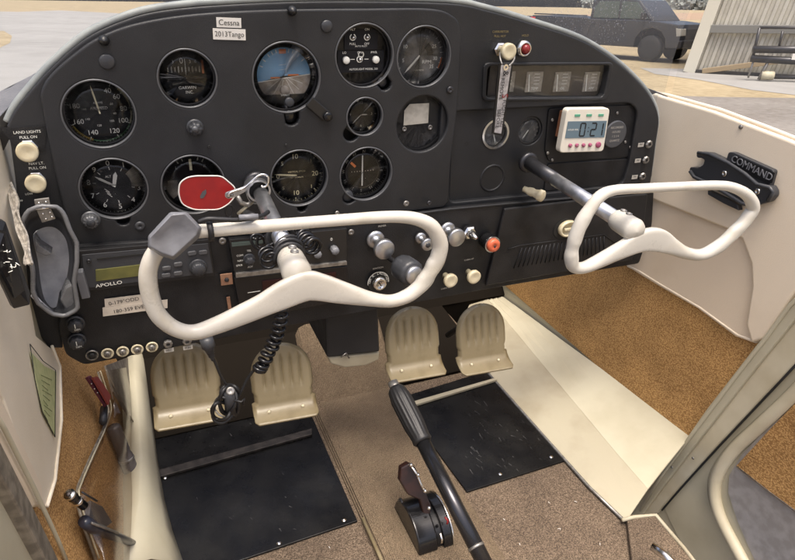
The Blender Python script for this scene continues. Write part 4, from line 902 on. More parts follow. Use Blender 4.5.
# small bolt and switch on the left bottom
MB(at_panel(*xz(35, 332, .01), .004)).lathe([(.0048, 0), (.0048, .003), (.003, .004), (0, .004)], 6, smooth=False).build('hex_bolt', 'steel', panel)
# black box at far left with scrawl
bx = thing('compass_correction_card', PX(15, 270, -.138), 'black card holder with white scrawled figures at the far left edge', 'card holder')
pl = [PD(a, c, d) for a, c, d in ((-8, 218, .55), (6, 222, .56), (31, 294, .58), (30, 305, .58), (14, 309, .57), (-8, 262, .54))]
MB().prism(pl, (-.004, .008, 0)).build('card_frame', 'black', bx, bevel=.001)
b = MB(); c_ = [PD(a, c, d) for a, c, d in ((-6, 228, .546), (5, 231, .552), (24, 290, .568), (14, 298, .565), (-6, 262, .54))]; b.prism(c_, (.0005, -.001, 0)); b.build('card_face', 'gloss', bx)
b = MB()
for i in range(14):
    px = 2+random.random()*14; py = 238+px*1.5+random.random()*26
    a = PD(px, py, .548+px*.0006)
    b.tube([a, a+Vector((random.uniform(-.004, .004), random.uniform(-.003, .003), random.uniform(-.004, .004)))], .0004, 5)
b.build('scrawled_figures', 'white', bx)

# ============================================================ CABIN SHELL
FZ = -.68
def P_(l, z): return [PZ(a, c, z) for a, c in l]
# floor
b = MB(); b.box((.288, -.30, FZ-.02), (.884, 1.7, .04)); struct(b, 'cabin_floor', 'carpet')
# firewall
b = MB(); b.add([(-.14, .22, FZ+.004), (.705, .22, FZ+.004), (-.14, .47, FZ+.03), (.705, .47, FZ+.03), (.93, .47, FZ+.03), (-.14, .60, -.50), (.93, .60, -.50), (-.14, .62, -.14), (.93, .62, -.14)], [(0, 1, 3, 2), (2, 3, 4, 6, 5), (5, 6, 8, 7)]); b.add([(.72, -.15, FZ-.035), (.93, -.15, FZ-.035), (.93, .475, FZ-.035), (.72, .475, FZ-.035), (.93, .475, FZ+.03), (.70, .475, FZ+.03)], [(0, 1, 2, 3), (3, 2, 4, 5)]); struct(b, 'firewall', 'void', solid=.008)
# tunnel
tn = MB(); xl, xr = .272, .462; zt = FZ+.022
prof = [(xl-.004, FZ-.001), (xl+.004, zt-.006), (xl+.018, zt), (xr-.018, zt), (xr-.004, zt-.006), (xr+.004, FZ-.001)]
vs = []; ys = [-.95, -.6, -.3, 0, .2, .33]
for i, y in enumerate(ys):
    for x, z in prof: vs.append((x+( .0 if y < .0 else (.0)), y, z+(0 if y < .2 else (y-.2)*.9)))
fs = [(i*6+k, i*6+k+1, (i+1)*6+k+1, (i+1)*6+k) for i in range(5) for k in range(5)]
tn.add(vs, fs); struct(tn, 'floor_tunnel', 'tunnelcarpet', 'ribbed beige carpet over the centre tunnel')
# mats
def matpad(name, pts, label):
    o = thing(name, PZ(*pts[0], FZ), label, 'floor mat', 'black floor mats')
    P = P_(pts, FZ+.005); MB().prism(P, (0, 0, -.004)).build('mat_sheet', 'mat', o, bevel=.001)
    return o, P
ml, P1 = matpad('floor_mat', [(244, 559), (357.5, 520.5), (306, 402), (150, 437), (158, 480), (186, 577)], 'glossy black floor mat on the left, below the nearer pair of pedals')
mr, P2 = matpad('floor_mat', [(467, 491.5), (566, 460), (486, 371), (398, 398)], 'scuffed black floor mat on the right, below the farther pair of pedals')
def onfloor(px, py, z=.006): return PZ(px, py, FZ+z)
for o, l in ((ml, ((350, 521-1), (341, 519), (279, 543), (165, 478))), (mr, ((551, 457), (500, 474)))):
    for px, py in l[-2:] if o is ml else l:
        MB(Matrix.Translation(onfloor(px, py))).lathe([(.0042, 0), (.0040, .001), (.002, .002), (0, .0022)], 14).build('mat_screw', 'chrome', o)
MB(Matrix.Translation(onfloor(344, 520))).lathe([(.0045, 0), (.004, .001), (0, .0022)], 14).build('mat_screw', 'chrome', ml)
for o, box, n in ((ml, (190, 300, 420, 530), 26), (mr, (465, 540, 400, 470), 46)):
    b = MB()
    for i in range(n):
        px = random.uniform(box[0], box[1]); py = random.uniform(box[2], box[3]); L_ = random.uniform(1.5, 8)*(1 if o is mr else .5); a = random.gauss(.75, .22)
        A = onfloor(px, py, .0054); B = onfloor(px+L_*math.cos(a), py+L_*math.sin(a), .0054); d = (B-A).normalized(); nn = Vector((-d.y, d.x, 0))*random.uniform(.00015, .0004)
        b.add([A-nn, A+nn, B+nn*.3, B-nn*.3], [(0, 1, 2, 3)])
    b.build('scuffs', 'scratch', o)['kind'] = 'stuff'
# metal strips across behind the mats
for nm, l, matn, lab in (('cross_strip', ((157, 470), (312, 428), (312, 434), (158, 477)), 'trimlow', 'dull metal strip across the left footwell'), ('cross_strip', ((410, 402), (497, 377), (497, 379.5), (411, 406)), 'trimlow', 'thin pale strip across the right footwell behind the mat')):
    o = MB().prism(P_(l, FZ+.012), (0, 0, -.006)).build(nm, mat('dull_strip', (.06, .052, .046), .5, metal=.5, col2=(.03, .027, .024), cs=60, bump=.3) if l[0][0] < 200 else 'trimlow', None, bevel=.001); tag(o, lab, 'metal strip')
# lower trims
def slab(name, pts, off, matn, label=None, cat=None, bevel=.002, st=False):
    o = MB().prism(pts, off).build(name, matn, None, bevel=bevel)
    if st: tag(o, kind='structure')
    else: tag(o, label, cat)
    return o
XW = .90; TZ = -.612
kt = thing('kick_trim', (.80, 0, FZ), 'long cream painted metal trim between the floor and the gold side fabric on the right', 'trim panel')
cr = (.775, -.672)
def strip3(rows, name, matn, par, solid=.003, sm=False):
    vs = [p for r_ in rows for p in r_]; n = len(rows[0]); fs = [(i*n+k, i*n+k+1, (i+1)*n+k+1, (i+1)*n+k) for i in range(len(rows)-1) for k in range(n-1)]
    return MB().add(vs, fs, sm).build(name, matn, par, solid=solid)
top_ = [PX(a, c, XW-.003) for a, c in ((470, 273.5), (520, 309.5), (560, 339), (600, 368), (645, 402.5), (690, 436.5))]
mid_ = [PZ(a, c, -.655) for a, c in ((478, 288), (518, 335), (548, 371), (580, 409), (614, 450), (648, 489))]
bot_ = [PZ(a, c, FZ+.002) for a, c in ((455, 335), (480, 363.5), (510, 397.5), (545, 437), (590, 487.5), (626, 522))]
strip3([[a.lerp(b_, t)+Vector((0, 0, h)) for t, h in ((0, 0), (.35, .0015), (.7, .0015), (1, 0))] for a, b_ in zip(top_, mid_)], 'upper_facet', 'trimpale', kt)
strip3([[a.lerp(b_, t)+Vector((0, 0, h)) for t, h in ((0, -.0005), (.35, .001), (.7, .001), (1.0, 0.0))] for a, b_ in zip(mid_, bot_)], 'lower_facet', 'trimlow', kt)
MB().tube([p+Vector((-.003, 0, .003)) for p in bot_], .0030, 8).build('floor_bead', 'steel', kt)
ktl = thing('kick_trim', (-.07, 0, FZ), 'curved cream painted trim between the clear pocket and the left floor mat', 'trim panel')
rowsL = []
for (a, c), (d, e_) in zip(((134, 355), (137, 385), (140, 420), (142, 460), (141, 500), (136, 530), (129, 565)), ((144, 355), (148, 385), (152, 420), (157, 460), (164, 500), (172, 530), (184, 565))):
    A = PZ(a, c, -.60); B = PZ(d, e_, FZ+.002); rowsL.append([A+Vector((-.03, 0, -.012)), A+Vector((-.004, 0, 0)), A, A.lerp(B, .35)+Vector((.004, 0, .012)), A.lerp(B, .7)+Vector((.003, 0, .006)), B])
strip3(rowsL, 'trim_sheet', 'trimpale', ktl, sm=True)
# side walls
def WR(l, o=0.0): return [PX(a, c, XW-o) for a, c in l]
slab('side_wall', [(XW+.002, .75, -1.2), (XW+.002, -.75, -1.2), (XW+.002, -.75, -.10), (XW+.002, .75, -.06)], (.02, 0, 0), 'trimpale', st=True)
slab('side_fabric', [Vector((XW+.0015, .66, TZ-.004)), Vector((XW+.0015, -.215, TZ-.004)), *WR([(690, 436), (762, 340)], 0), Vector((XW+.0015, -.25, -.33)), Vector((XW+.0015, .66, -.33))], (.0, 0, 0) if False else (-.0045, 0, 0), 'fabric', 'gold woven fabric panel on the right side wall under the cream pocket panel', 'side fabric', bevel=0)
# cream upper right panel and its recess
cp = thing('side_trim_panel', PX(700, 200, XW), 'cream vinyl side panel to the right of the instrument panel, with a recessed pocket', 'side panel')
up = WR([(650, 97), (660, 93), (668, 96), (720, 111), (795, 139), (840, 158), (840, 235), (800, 292), (770, 338), (757, 341), (752, 322), (758, 285), (757, 262), (748, 238), (738, 230), (648, 195), (646, 170), (652, 150)])
MB().prism(up, (-.014, 0, 0)).build('upper_vinyl', 'creamwall', cp, bevel=.004, bseg=3)
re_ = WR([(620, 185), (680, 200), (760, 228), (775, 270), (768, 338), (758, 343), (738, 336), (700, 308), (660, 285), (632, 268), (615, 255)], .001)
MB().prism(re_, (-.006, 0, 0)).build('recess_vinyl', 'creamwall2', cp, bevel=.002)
MB().tube(WR([(628, 266), (640, 271.5), (660, 284), (700, 307.5), (738, 335), (756, 341.5)], .006), .0026, 8).build('lower_piping', 'creamwall', cp)
MB(frame(PX(741, 127, XW-.014), (-1, 0, 0))).lathe([(.0038, 0), (.003, .002), (0, .0025)], 16).build('stud', 'steel', cp)
# far end behind the panel: black side edge
slab('panel_side_filler', [PX(a, c, XW-.004) for a, c in ((648, 88), (669, 96), (662, 150), (652, 205), (636, 264), (628, 264))], (-.004, 0, 0), 'black', 'black filler strip joining the right end of the panel to the cream side wall', 'filler strip', .001)
# window rail on the sill
wr = thing('window_rail', PX(795, 134, XW), 'pale metal window rail along the top of the right cream panel', 'window rail')
MB().tube([PX(a, c, XW-.004) for a, c in ((655, 93), (668, 95.5), (720, 110), (762, 125.5), (795, 138.5), (860, 166))], .0035, 10).build('rail_bead', 'creamwall', wr)
# black holder on the right panel
bh = thing('fire_extinguisher_bracket', PX(735, 185, XW-.02), 'black plastic clamp bracket screwed to the cream panel behind the right yoke', 'bracket')
MB().prism(roundpoly([tuple(p) for p in WR([(733, 151.5), (738, 152), (778.5, 170), (774, 186), (769, 188), (728, 168)], .014)], .004, 3), (-.010, 0, 0)).build('name_plate', 'charcoal', bh, bevel=.001)
MB().prism([p for p in WR([(732, 158), (737, 155.5), (775, 173), (772.5, 183), (768, 184), (731, 166)], .0245)], (-.0006, 0, 0)).build('plate_recess', 'black', bh)
c0, c1 = PX(737, 161, XW-.0262), PX(768, 176.5, XW-.0262); ux2 = (c1-c0).normalized(); z2 = Vector((-1, 0, 0)); y2 = z2.cross(ux2)
o_ = c0.lerp(c1, .47); b = MB(Matrix(((ux2.x, y2.x, z2.x, o_.x), (ux2.y, y2.y, z2.y, o_.y), (ux2.z, y2.z, z2.z, o_.z), (0, 0, 0, 1)))); b.text('COMMAND', 0, 0, .0155, 0, sx=.95); b.build('raised_lettering', 'grey', bh, solid=.0012)
base = roundpoly([tuple(p) for p in WR([(698, 152), (709, 153), (726, 161), (743, 172), (757, 184), (770, 186), (773, 191), (773, 196), (768, 202), (754, 206), (742, 203), (722, 190), (704, 181), (693, 177), (689, 171), (690, 167), (698, 168), (703, 165), (704.5, 160), (701, 158), (697, 158), (696, 155)], .030)], .0025, 2)
MB().prism(base, (.014, 0, 0)).build('cradle_base', 'charcoal', bh, bevel=.0012)
MB().tube([PX(a, c, XW-.036) for a, c in ((698, 153), (710, 154.5), (728, 163), (745, 174), (757, 184.5), (770, 187.5), (773, 192), (768, 201))], .0032, 8).build('cradle_lip', 'charcoal', bh)
MB().tube([PX(a, c, XW-.036) for a, c in ((690, 171), (694, 177), (705, 182), (722, 191), (742, 203.5), (754, 206))], .0030, 8).build('lower_lip', 'charcoal', bh)
MB().prism([p for p in WR([(712, 190), (742, 204), (743, 210), (728, 203), (712, 194)], .016)], (-.010, 0, 0)).build('lower_clip', 'charcoal', bh, bevel=.001)
for px, py in ((724.5, 173.5), (757.5, 191.5)): MB(frame(PX(px, py, XW-.0305), (-1, 0, 0))).lathe([(.0050, 0), (.0045, .0015), (.0025, .0022), (.002, .001), (0, .001)], 16).build('screw', 'chrome', bh)

# ---- right door frame and door (aft of the side panel)
df = thing('door_frame', PX(700, 430, XW), 'painted metal door frame running diagonally down the right side', 'door frame')
def band(pl, pr, o, th, name, matn, par, bev=.0015):
    l = WR(pl, o)+WR(pr[::-1], o); return MB().prism(l, (-th, 0, 0)).build(name, matn, par, bevel=bev)
band([(812, 288), (762, 343), (712, 407), (666, 472), (634, 517)], [(830, 296), (800, 318), (752, 377), (703, 439), (660, 494), (640, 522)], .002, .012, 'inner_channel', 'trimpale', df)
band([(800, 318), (752, 377), (703, 439), (660, 494), (641, 520)], [(832, 330), (775, 388), (720, 446), (680, 490), (660, 512)], .000, .008, 'outer_channel', 'trim', df, .003)
MB().tube(WR([(840, 262), (812, 285), (790, 305), (765, 339), (738, 373), (690, 437), (664, 472), (640, 510)], .016), .0032, 8).build('weather_bead', 'trimpale', df)
MB().tube(WR([(832, 326), (776, 386), (721, 444), (681, 488), (662, 510)], .009), .002, 8).build('seal', 'rubber', df)
for px, py in ((672, 467), (693, 458)): MB(frame(PX(px, py, XW-.0145), (-1, 0, 0))).lathe([(.003, 0), (.0024, .0012), (0, .0014)], 12).build('rivet', 'steel', df)
MB().prism(WR([(690, 437), (697, 441), (654, 492), (648, 489), (650, 482), (664, 468)], .013), (.004, 0, 0)).build('torn_trim_edge', 'trimlow', df)
dr_ = thing('cabin_door', PX(760, 470, XW), 'cream door with a rounded inner edge and gold fabric in the lower right corner', 'door')
MB().prism(WR([(860, 300), (780, 384), (722, 445), (665, 503), (672, 520), (700, 575), (860, 640)], -.006), (-.006, 0, 0)).build('door_skin', 'trimpale', dr_, bevel=.001)
rim = [(850, 330), (800, 388), (762, 424), (735, 449), (719, 472), (715, 492), (720, 515), (735, 545), (752, 575)]
MB().tube([Vector(p) for p in smooth([tuple(p) for p in WR(rim, .004)], 6, closed=False)], .011, 14).build('rounded_edge', 'trim', dr_)
MB().tube([Vector(p) for p in smooth([tuple(p) for p in WR([(a-6, c-3) for a, c in rim], .0)], 6, closed=False)], .003, 8).build('edge_seal', 'trimlow', dr_)
MB().prism(WR([(850, 345), (805, 392), (770, 425), (742, 455), (730, 475), (729, 492), (738, 520), (762, 575), (860, 600)], .001), (-.002, 0, 0)).build('kick_plate', mat('scuffed_kick_plate', (.42, .40, .385), .42, metal=.2, col2=(.34, .32, .30), cs=50, bump=.5, bs=90), dr_)
MB().prism(WR([(850, 345), (805, 394), (770, 430), (737, 466), (765, 488), (800, 514), (860, 556)], .004), (-.003, 0, 0)).build('door_fabric', 'fabric', dr_)
MB().tube(WR([(737, 466), (765, 488), (800, 514), (860, 556)], .006), .0016, 8).build('fabric_edge', 'steel', dr_)
# sill and carpet edge at the bottom right
sl = thing('door_sill', PZ(650, 535, FZ), 'carpet edged door sill corner with a bright seat rail end at the bottom right', 'door sill')
l1 = [PZ(a, c, FZ+.012) for a, c in ((627, 518), (655, 514), (705, 575), (690, 590), (632, 560))]
MB().prism(l1, (0, 0, -.012)).build('carpet_edge', 'carpet', sl, bevel=.002)
MB().tube([PZ(a, c, FZ+.013) for a, c in ((622, 520), (634, 517), (656, 515), (684, 548), (712, 584))], .0035, 8).build('edging', 'trimlow', sl)
MB().tube([PZ(a, c, FZ+.06) for a, c in ((652, 546), (666, 556), (684, 575))], .007, 12).build('rail_end', 'chrome', sl)
# edging trims on the tunnel
et = thing('carpet_edging', (.27, -.2, FZ), 'thin yellowed edging strip along the left of the tunnel carpet', 'edging strip'); MB().tube([(.270, y, FZ+.012) for y in (-.11, -.2, -.3)], .003, 8).build('strip', 'pedal', et)
b = MB()
for px, py in ((550, 503), (577, 502), (505, 520), (520, 545), (600, 545), (470, 545), (330, 548), (560, 530)):
    A = PZ(px, py, FZ+.004); b.tube([A, A+Vector((random.uniform(-.003, .003), .002, .001)), A+Vector((random.uniform(-.004, .004), .003, .001))], .0005, 5)
o = b.build('lint', 'stickerw', None); tag(o, 'tiny white bits of lint on the brown carpet', 'lint', None, 'stuff')

# ---- left side
XL = -.150
def WL(l, x=XL): return [PX(a, c, x) for a, c in l]
slab('side_wall', [(XL-.002, .5, -.72), (XL-.002, -.30, -.72), (XL-.002, -.30, -.16), (XL-.002, .5, -.16)], (-.02, 0, 0), 'trimpale', st=True)
lp_ = thing('side_trim_panel', PX(30, 400, XL), 'cream vinyl side panel at the left edge, coloured lighter for door light, carrying a green placard', 'side panel')
MB().prism(WL([(2, 128), (12, 138), (18, 190), (24, 235), (30, 300), (36, 335), (54, 350), (60, 366), (61.5, 420), (55, 480), (47, 508), (34, 488), (4, 400), (-30, 340), (-60, 180)], XL+.008), (-.010, 0, 0)).build('vinyl_panel', 'creamleft', lp_, bevel=.003)
MB().tube(WL([(52, 346), (60, 366), (61.5, 420), (55, 480), (47, 506)], XL+.009), .002, 8).build('edge_piping', 'creamleft', lp_)
MB().prism(WL([(-60, 250), (0, 392), (22, 440), (42, 483), (44, 505), (36, 506), (-20, 408), (-80, 300)], XL+.010), (-.012, 0, 0)).build('padded_post', 'creamwall', lp_, bevel=.004)
MB().prism(WL([(30, 352), (44, 366), (56, 372), (54.5, 436), (42, 412)], XL+.0095), (.0006, 0, 0)).build('green_placard', 'greensticker', lp_)
pl_ = WL([(30, 344), (43, 361), (55.5, 370), (55, 437), (42, 411), (35, 380)], XL+.0105)
MB().tube(pl_, .0005, 5, closed=True).build('placard_border', 'ink', lp_)
b = MB()
for i in range(9):
    A = PX(41+i*.5, 375+i*5, XL+.0107); B_ = PX(52-(i % 3)*2, 380+i*5.2, XL+.0107); b.tube([A, B_], .0003, 4)
b.build('placard_lines', mat('placard_ink', (.12, .16, .07), .7), lp_)
MB().prism(WL([(60, 354), (72, 360), (66, 400), (61.5, 400)], XL+.002), (-.006, 0, 0)).build('maroon_edge', 'maroon', lp_)
# foil tape blob
tp = MB(); rng = []
vs = []; N1, N2 = 16, 7
for i in range(N1):
    for j in range(N2):
        px = 9+i*1.35+math.sin(i*.7)*1.2+(j-3)*1.15*(1.0-.3*math.cos(i)); py = 182+i*5.4+(j % 2)*2
        vs.append(PD(px, py, .74-.010*i+.006*noise.noise(Vector((i*.9, j*1.3, 0)))))
fs = [(i*N2+j, i*N2+j+1, (i+1)*N2+j+1, (i+1)*N2+j) for i in range(N1-1) for j in range(N2-1)]
o = tp.add(vs, fs, False).build('foil_tape', 'tape', None, solid=.002); tag(o, 'crinkled foil tape and sealant strip beside the grey holder', 'tape')
# gold fabric left
GO, GN = Vector((XL, 0, -.34)), Vector((.27, 0, .05)).normalized()
gv = [(XL+.0, .42, -.34), (XL+.0, -.32, -.30), (-.106, -.32, -.58), (-.100, .0, -.61), (-.094, .42, -.625)]
gv = [(XL, .42, -.33), (XL, -.30, -.33), (-.112, -.30, -.59), (-.100, .42, -.61)]
o = MB().prism(gv, (-.004, 0, 0)).build('side_fabric', 'fabric', None); tag(o, 'gold woven fabric panel on the left side wall around the clear pocket', 'side fabric')
GO = Vector((XL, 0, -.33)); e1 = Vector((0, 1, 0)); e2 = (Vector((-.104, 0, -.60))-GO); GN = e1.cross(e2).normalized(); GN = GN if GN.x > 0 else -GN
def WG(px, py, lift=0.0): return PP(px, py, GO+GN*lift, GN)
# left door frame bead
lf = thing('door_frame', PX(30, 520, XL), 'worn grey metal door frame strip crossing the bottom left corner', 'door frame')
MB().prism(WL([(-40, 372), (0, 440), (30, 500), (52, 545), (66, 575), (56, 580), (40, 548), (18, 505), (-8, 458), (-40, 398)], XL+.014), (-.012, 0, 0)).build('frame_strip', 'beadmetal', lf, bevel=.002)
MB().tube(WL([(-40, 400), (-8, 461), (18, 508), (41, 552), (56, 582)], XL+.010), .0025, 8).build('seal', 'rubber', lf)
MB().tube(WL([(-30, 372), (4, 428), (34, 488), (58, 540), (70, 570)], XL+.014), .0022, 8).build('bright_bead', 'trimpale', lf)
ld = thing('cabin_door', PX(10, 540, XL), 'plain cream door skin in the bottom left corner below the frame strip', 'door')
MB().prism(WL([(-40, 404), (-8, 462), (18, 508), (41, 552), (60, 590), (-40, 640)], XL+.004), (-.010, 0, 0)).build('door_skin', 'trimpale', ld, bevel=.002)
# clear pocket
pk = thing('map_pocket', WG(110, 470), 'clear vinyl map pocket on the gold fabric at the left, holding a flashlight and pen', 'map pocket')
Lp = [(98, 372), (106, 396), (109, 412), (102, 432), (90, 458), (78, 486), (76, 498), (84, 526), (96, 560)]
Rp = [(134, 366), (137, 392), (139, 415), (141, 440), (143, 465), (141, 495), (137, 525), (131, 565), (127, 585)]
b = MB(); vs = []; K = 8
for i, (l_, r_) in enumerate(zip(Lp, Rp)):
    for k in range(K+1):
        t = k/K; lift = .006+.028*math.sin(math.pi*min(t, .9))**.8*(1-.06*i)+.003*math.sin(i*1.3+k)
        vs.append(WG(l_[0]+(r_[0]-l_[0])*t, l_[1]+(r_[1]-l_[1])*t, lift))
fs = [(i*(K+1)+k, i*(K+1)+k+1, (i+1)*(K+1)+k+1, (i+1)*(K+1)+k) for i in range(8) for k in range(K)]
b.add(vs, fs, True).build('clear_sheet', 'pocket', pk)
b = MB(); b.tube([vs[i*(K+1)] for i in range(9)], .0022, 8); b.build('welt', 'beadmetal', pk)
b = MB(); b.tube([Vector(p) for p in smooth([tuple(vs[i*(K+1)]+Vector((.004, 0, .002))) for i in range(9)], 4, closed=False)], .0012, 6); b.build('inner_welt', 'trimpale', pk)
b = MB(); b.add([WG(a, c, .002) for a, c in ((100, 376), (135, 366), (142, 440), (142, 500), (130, 575), (100, 575), (80, 520), (80, 490), (104, 440))], [tuple(range(9))]); b.build('backing_sheet', 'fabric', pk, solid=.001)
rb = thing('red_wallet', WG(97, 392, .02), 'red and black edged folder sticking out of the top of the clear pocket', 'folder')
b = MB(); b.prism([WG(a, c, .014) for a, c in ((85, 378), (88, 376), (107, 402), (104, 407))], GN*.004); b.build('cover', 'maroon', rb)
b = MB(); b.prism([WG(a, c, .020) for a, c in ((91, 378), (96, 377), (109, 396), (107, 405))], GN*.003); b.build('red_edge', mat('faded_red', (.30, .06, .05), .5), rb)
b = MB()
for a, c in ((91, 384), (94, 389), (97, 393)): b.lathe([(.002, 0), (0, .002)], 10, m=frame(WG(a, c, .0195), GN))
b.build('studs', 'chrome', rb)
pc = thing('paper_chart', WG(122, 400, .02), 'worn folded grey paper standing in the clear pocket', 'folded paper')
MB().prism([WG(a, c, .022) for a, c in ((104, 366), (126, 358), (138, 380), (136, 424), (132, 424), (112, 392))], GN*.003).build('paper_sheet', mat('grey_paper', (.20, .18, .15), .7, col2=(.13, .11, .09), cs=60), pc)
MB().tube([WG(a, c, .027) for a, c in ((106, 370), (118, 395), (134, 423))], .0012, 6).build('fold_edge', 'beadmetal', pc)
fl_ = thing('flashlight', WG(122, 455, .02), 'smoky grey flashlight inside the clear pocket', 'flashlight')
A, B_ = WG(113, 426, .016), WG(134, 478, .016); d = (B_-A); L_ = d.length
MB(frame(A, d)).lathe([(.010, 0), (.0115, .004), (.0115, L_*.45), (.0105, L_*.5), (.0125, L_*.56), (.0125, L_*.92), (.010, L_), (0, L_)], 28).build('torch_body', 'bottleplastic', fl_)
MB(frame(A, d)).lathe([(.0128, L_*.60), (.0134, L_*.61), (.0134, L_*.64), (.0128, L_*.65)], 28).build('torch_band', 'steel', fl_)
MB().tube([WG(104, 408, .01), WG(103, 422, .01)], .006, 12).build('torch_tail', 'charcoal', fl_)
pn = thing('penlight', WG(85, 505, .02), 'black penlight with silver rings hooked over the edge of the clear pocket', 'penlight')
A, B_ = WG(69, 494, .018), WG(84, 506, .022); d = B_-A
MB(frame(A, d)).lathe([(.0060, 0), (.0060, .010), (.0052, .012), (.0052, d.length)], 24).build('barrel', 'gloss', pn)
MB(frame(A, d)).lathe([(.0063, .0), (.0066, .001), (.0066, .003), (.0063, .004)], 24).build('tip_ring', 'chrome', pn)
MB(frame(A, d)).lathe([(.0054, .018), (.0058, .019), (.0058, .022), (.0054, .023)], 24).build('mid_ring', 'chrome', pn)
MB(frame(A-d.normalized()*.001, -d)).lathe([(.0035, 0), (0, .0005)], 16).build('lens', 'bottleplastic', pn)
MB().tube([WG(82, 492, .030), WG(97, 501, .034)], .0012, 8).build('clip', 'darksteel', pn)
kn = thing('folding_tool', WG(105, 530, .02), 'dark blue folding tool lying in the bottom of the clear pocket', 'tool')
MB().tube([WG(a, c, .016) for a, c in ((84, 521), (92, 527), (112, 535), (128, 541), (134, 543))], [.007, .0075, .0065, .0055, .004], 14).build('handle', mat('navy_plastic', (.02, .022, .035), .3), kn)
MB().prism([WG(a, c, .012) for a, c in ((86, 502), (98, 508), (108, 524), (100, 530), (84, 518))], GN*.006).build('pouch', 'bottleplastic', kn, bevel=.001)
MB().tube([WG(92, 523, .024), WG(118, 533, .023)], .0016, 8).build('bright_edge', 'steel', kn)

# ============================================================ PEDALS
def make_pedal(px, py_top, py_bot, label):
    base = PY(px, py_bot, .045); root = thing('rudder_pedal', base, label, 'pedal', 'rudder pedals')
    return root, base
W_ = .100; H_ = .106
def pedal_sheet():
    N, K = 64, 44; vs = []; fs = []
    for j in range(K+1):
        v = j/K
        if v < .26:  # lip curving toward the pilot
            t = v/.26; y = -.034+.034*math.sin(t*math.pi/2); z = .012*(1-math.cos(t*math.pi/2))*1.4+.001
        else:
            t = (v-.26)/.74; t = 1-(1-t)**1.35; y = t*.030; z = .0178+t*(H_-.0178)
        zz = z/H_
        hw = W_/2*(1.05 if v < .24 else 1.0)
        if .24 <= v < .36: hw *= .955
        if zz > .50: hw = W_/2*max(0.0, 1-((zz-.50)/.50)**2.3)**.5
        for i in range(N+1):
            u = -1+2*i/N; x = u*hw; fl = 0
            if .34 < zz < .90:
                e_ = min(1, (zz-.34)*9, (.90-zz)*9)
                for gx in (-.60, -.30, 0, .30, .60): fl += .0042*math.exp(-((x/(W_/2)-gx)/.055)**2)*e_
            edge = .008*max(0, abs(u)-.90)/.10
            vs.append((x, y+fl+edge, z))
    for j in range(K):
        for i in range(N): a = j*(N+1)+i; fs.append((a, a+1, a+N+2, a+N+1))
    return vs, fs
spots = [((190, 412), 'left pedal of the nearer pair, beside the cable bundle', -.02), ((285, 408), 'right pedal of the nearer pair, under the hanging coil', -.02), ((414, 368), 'left pedal of the farther pair, beside the duct box', -.02), ((482, 362), 'right pedal of the farther pair, next to the right kick trim', -.02)]
pvs, pfs = pedal_sheet(); first = None
for (px, py), lab, yb in spots:
    bs = PY(px, py, .010)
    if first is None:
        root = thing('rudder_pedal', bs, lab, 'pedal', 'rudder pedals'); first = root
        mm = Matrix.Translation(bs) @ Matrix.Rotation(math.radians(-4), 4, 'Z')
        MB(mm).add(pvs, pfs, True).build('pedal_plate', 'pedal', root, solid=.003)
        pr_ = MB(mm).tube([(0, .034, .05), (0, .10, .02), (0, .16, -.04)], .006, 12).build('pedal_stem', 'black', root)
        for sx in (-.028, .028): MB(mm @ frame((sx, -.012, .008), (0, -.8, .6))).lathe([(.0030, 0), (.0024, .0015), (0, .002)], 12).build('rivet', 'knob', root)
    else:
        c = first.copy(); COL.objects.link(c); c.location = bs; c['label'] = lab
        for ch in first.children: d = ch.copy(); COL.objects.link(d); d.parent = c

# ============================================================ FLAP LEVER
fv = thing('flap_lever', PD(430, 470, .98), 'long black floor lever with a ribbed rubber grip and silver tip, lying over the tunnel', 'lever')
A, B_ = PD(394, 385, 1.03), PD(486, 566, .88); d = (B_-A).normalized()
MB(frame(A, d)).lathe([(.0085, -.006), (.0090, .004), (0.0, .004)][:2]+[(.009, .006)], 24).build('silver_tip', 'steel', fv)
MB(frame(A, d)).lathe([(.010, .004), (.0150, .010), (.0175, .030), (.0170, .075), (.0150, .098), (.0160, .104), (.0140, .107)], 72, rfun=lambda a, h: 1+(.045*math.cos(a*16) if .02 < h < .095 else 0)).build('grip', 'rubber', fv)
MB(frame(A, d)).lathe([(.0118, .10), (.0118, (B_-A).length)], 28).build('lever_tube', mat('lever_black', (.05, .05, .055), .22, metal=.8), fv)
MB(frame(A, d)).lathe([(.0125, (B_-A).length-.030), (.0125, (B_-A).length-.026)], 28).build('band', 'steel', fv)

# ============================================================ floor control
fc = thing('trim_control', PZ(425, 540, FZ+.022), 'black rounded floor control with a brown handle and chrome strip on the tunnel carpet', 'trim control')
cx = PZ(420, 546, FZ+.022); px_ = PZ(440, 546, FZ+.022)
def arch(xc, w, r, y0, name, matn, zs=1.0, n=48, r0=0):
    b = MB(); pts = []
    for i in range(n+1): a = math.pi*i/n; pts.append((xc-w/2, y0+r*math.cos(a)*1.15, cx.z+r*math.sin(a)*zs))
    b.prism(pts, (w, 0, 0)); return b.build(name, matn, fc, bevel=.0045 if w > .02 else .0012, bseg=3)
X0, Y0 = PZ(424, 514, FZ+.05).x, PZ(424, 514, FZ+.05).y
arch(X0-.014, .034, .046, Y0, 'left_housing', 'gloss'); arch(X0+.0215, .015, .046, Y0, 'right_housing', 'gloss'); arch(X0+.008, .014, .038, Y0-.004, 'slot_floor', 'black')
arch(X0+.0305, .003, .048, Y0, 'chrome_strip', 'chrome')
MB().tube([(X0-.028, Y0+.040, cx.z+.020), (X0-.028, Y0+.040, cx.z+.021+.0001)], .008, 14)
MB(frame((X0-.027, Y0+.030, cx.z+.030), (-1, 0, 0))).lathe([(.011, 0), (.011, .003), (.008, .004), (.006, .003), (0, .003)], 24).build('pivot_cap', 'darksteel', fc)
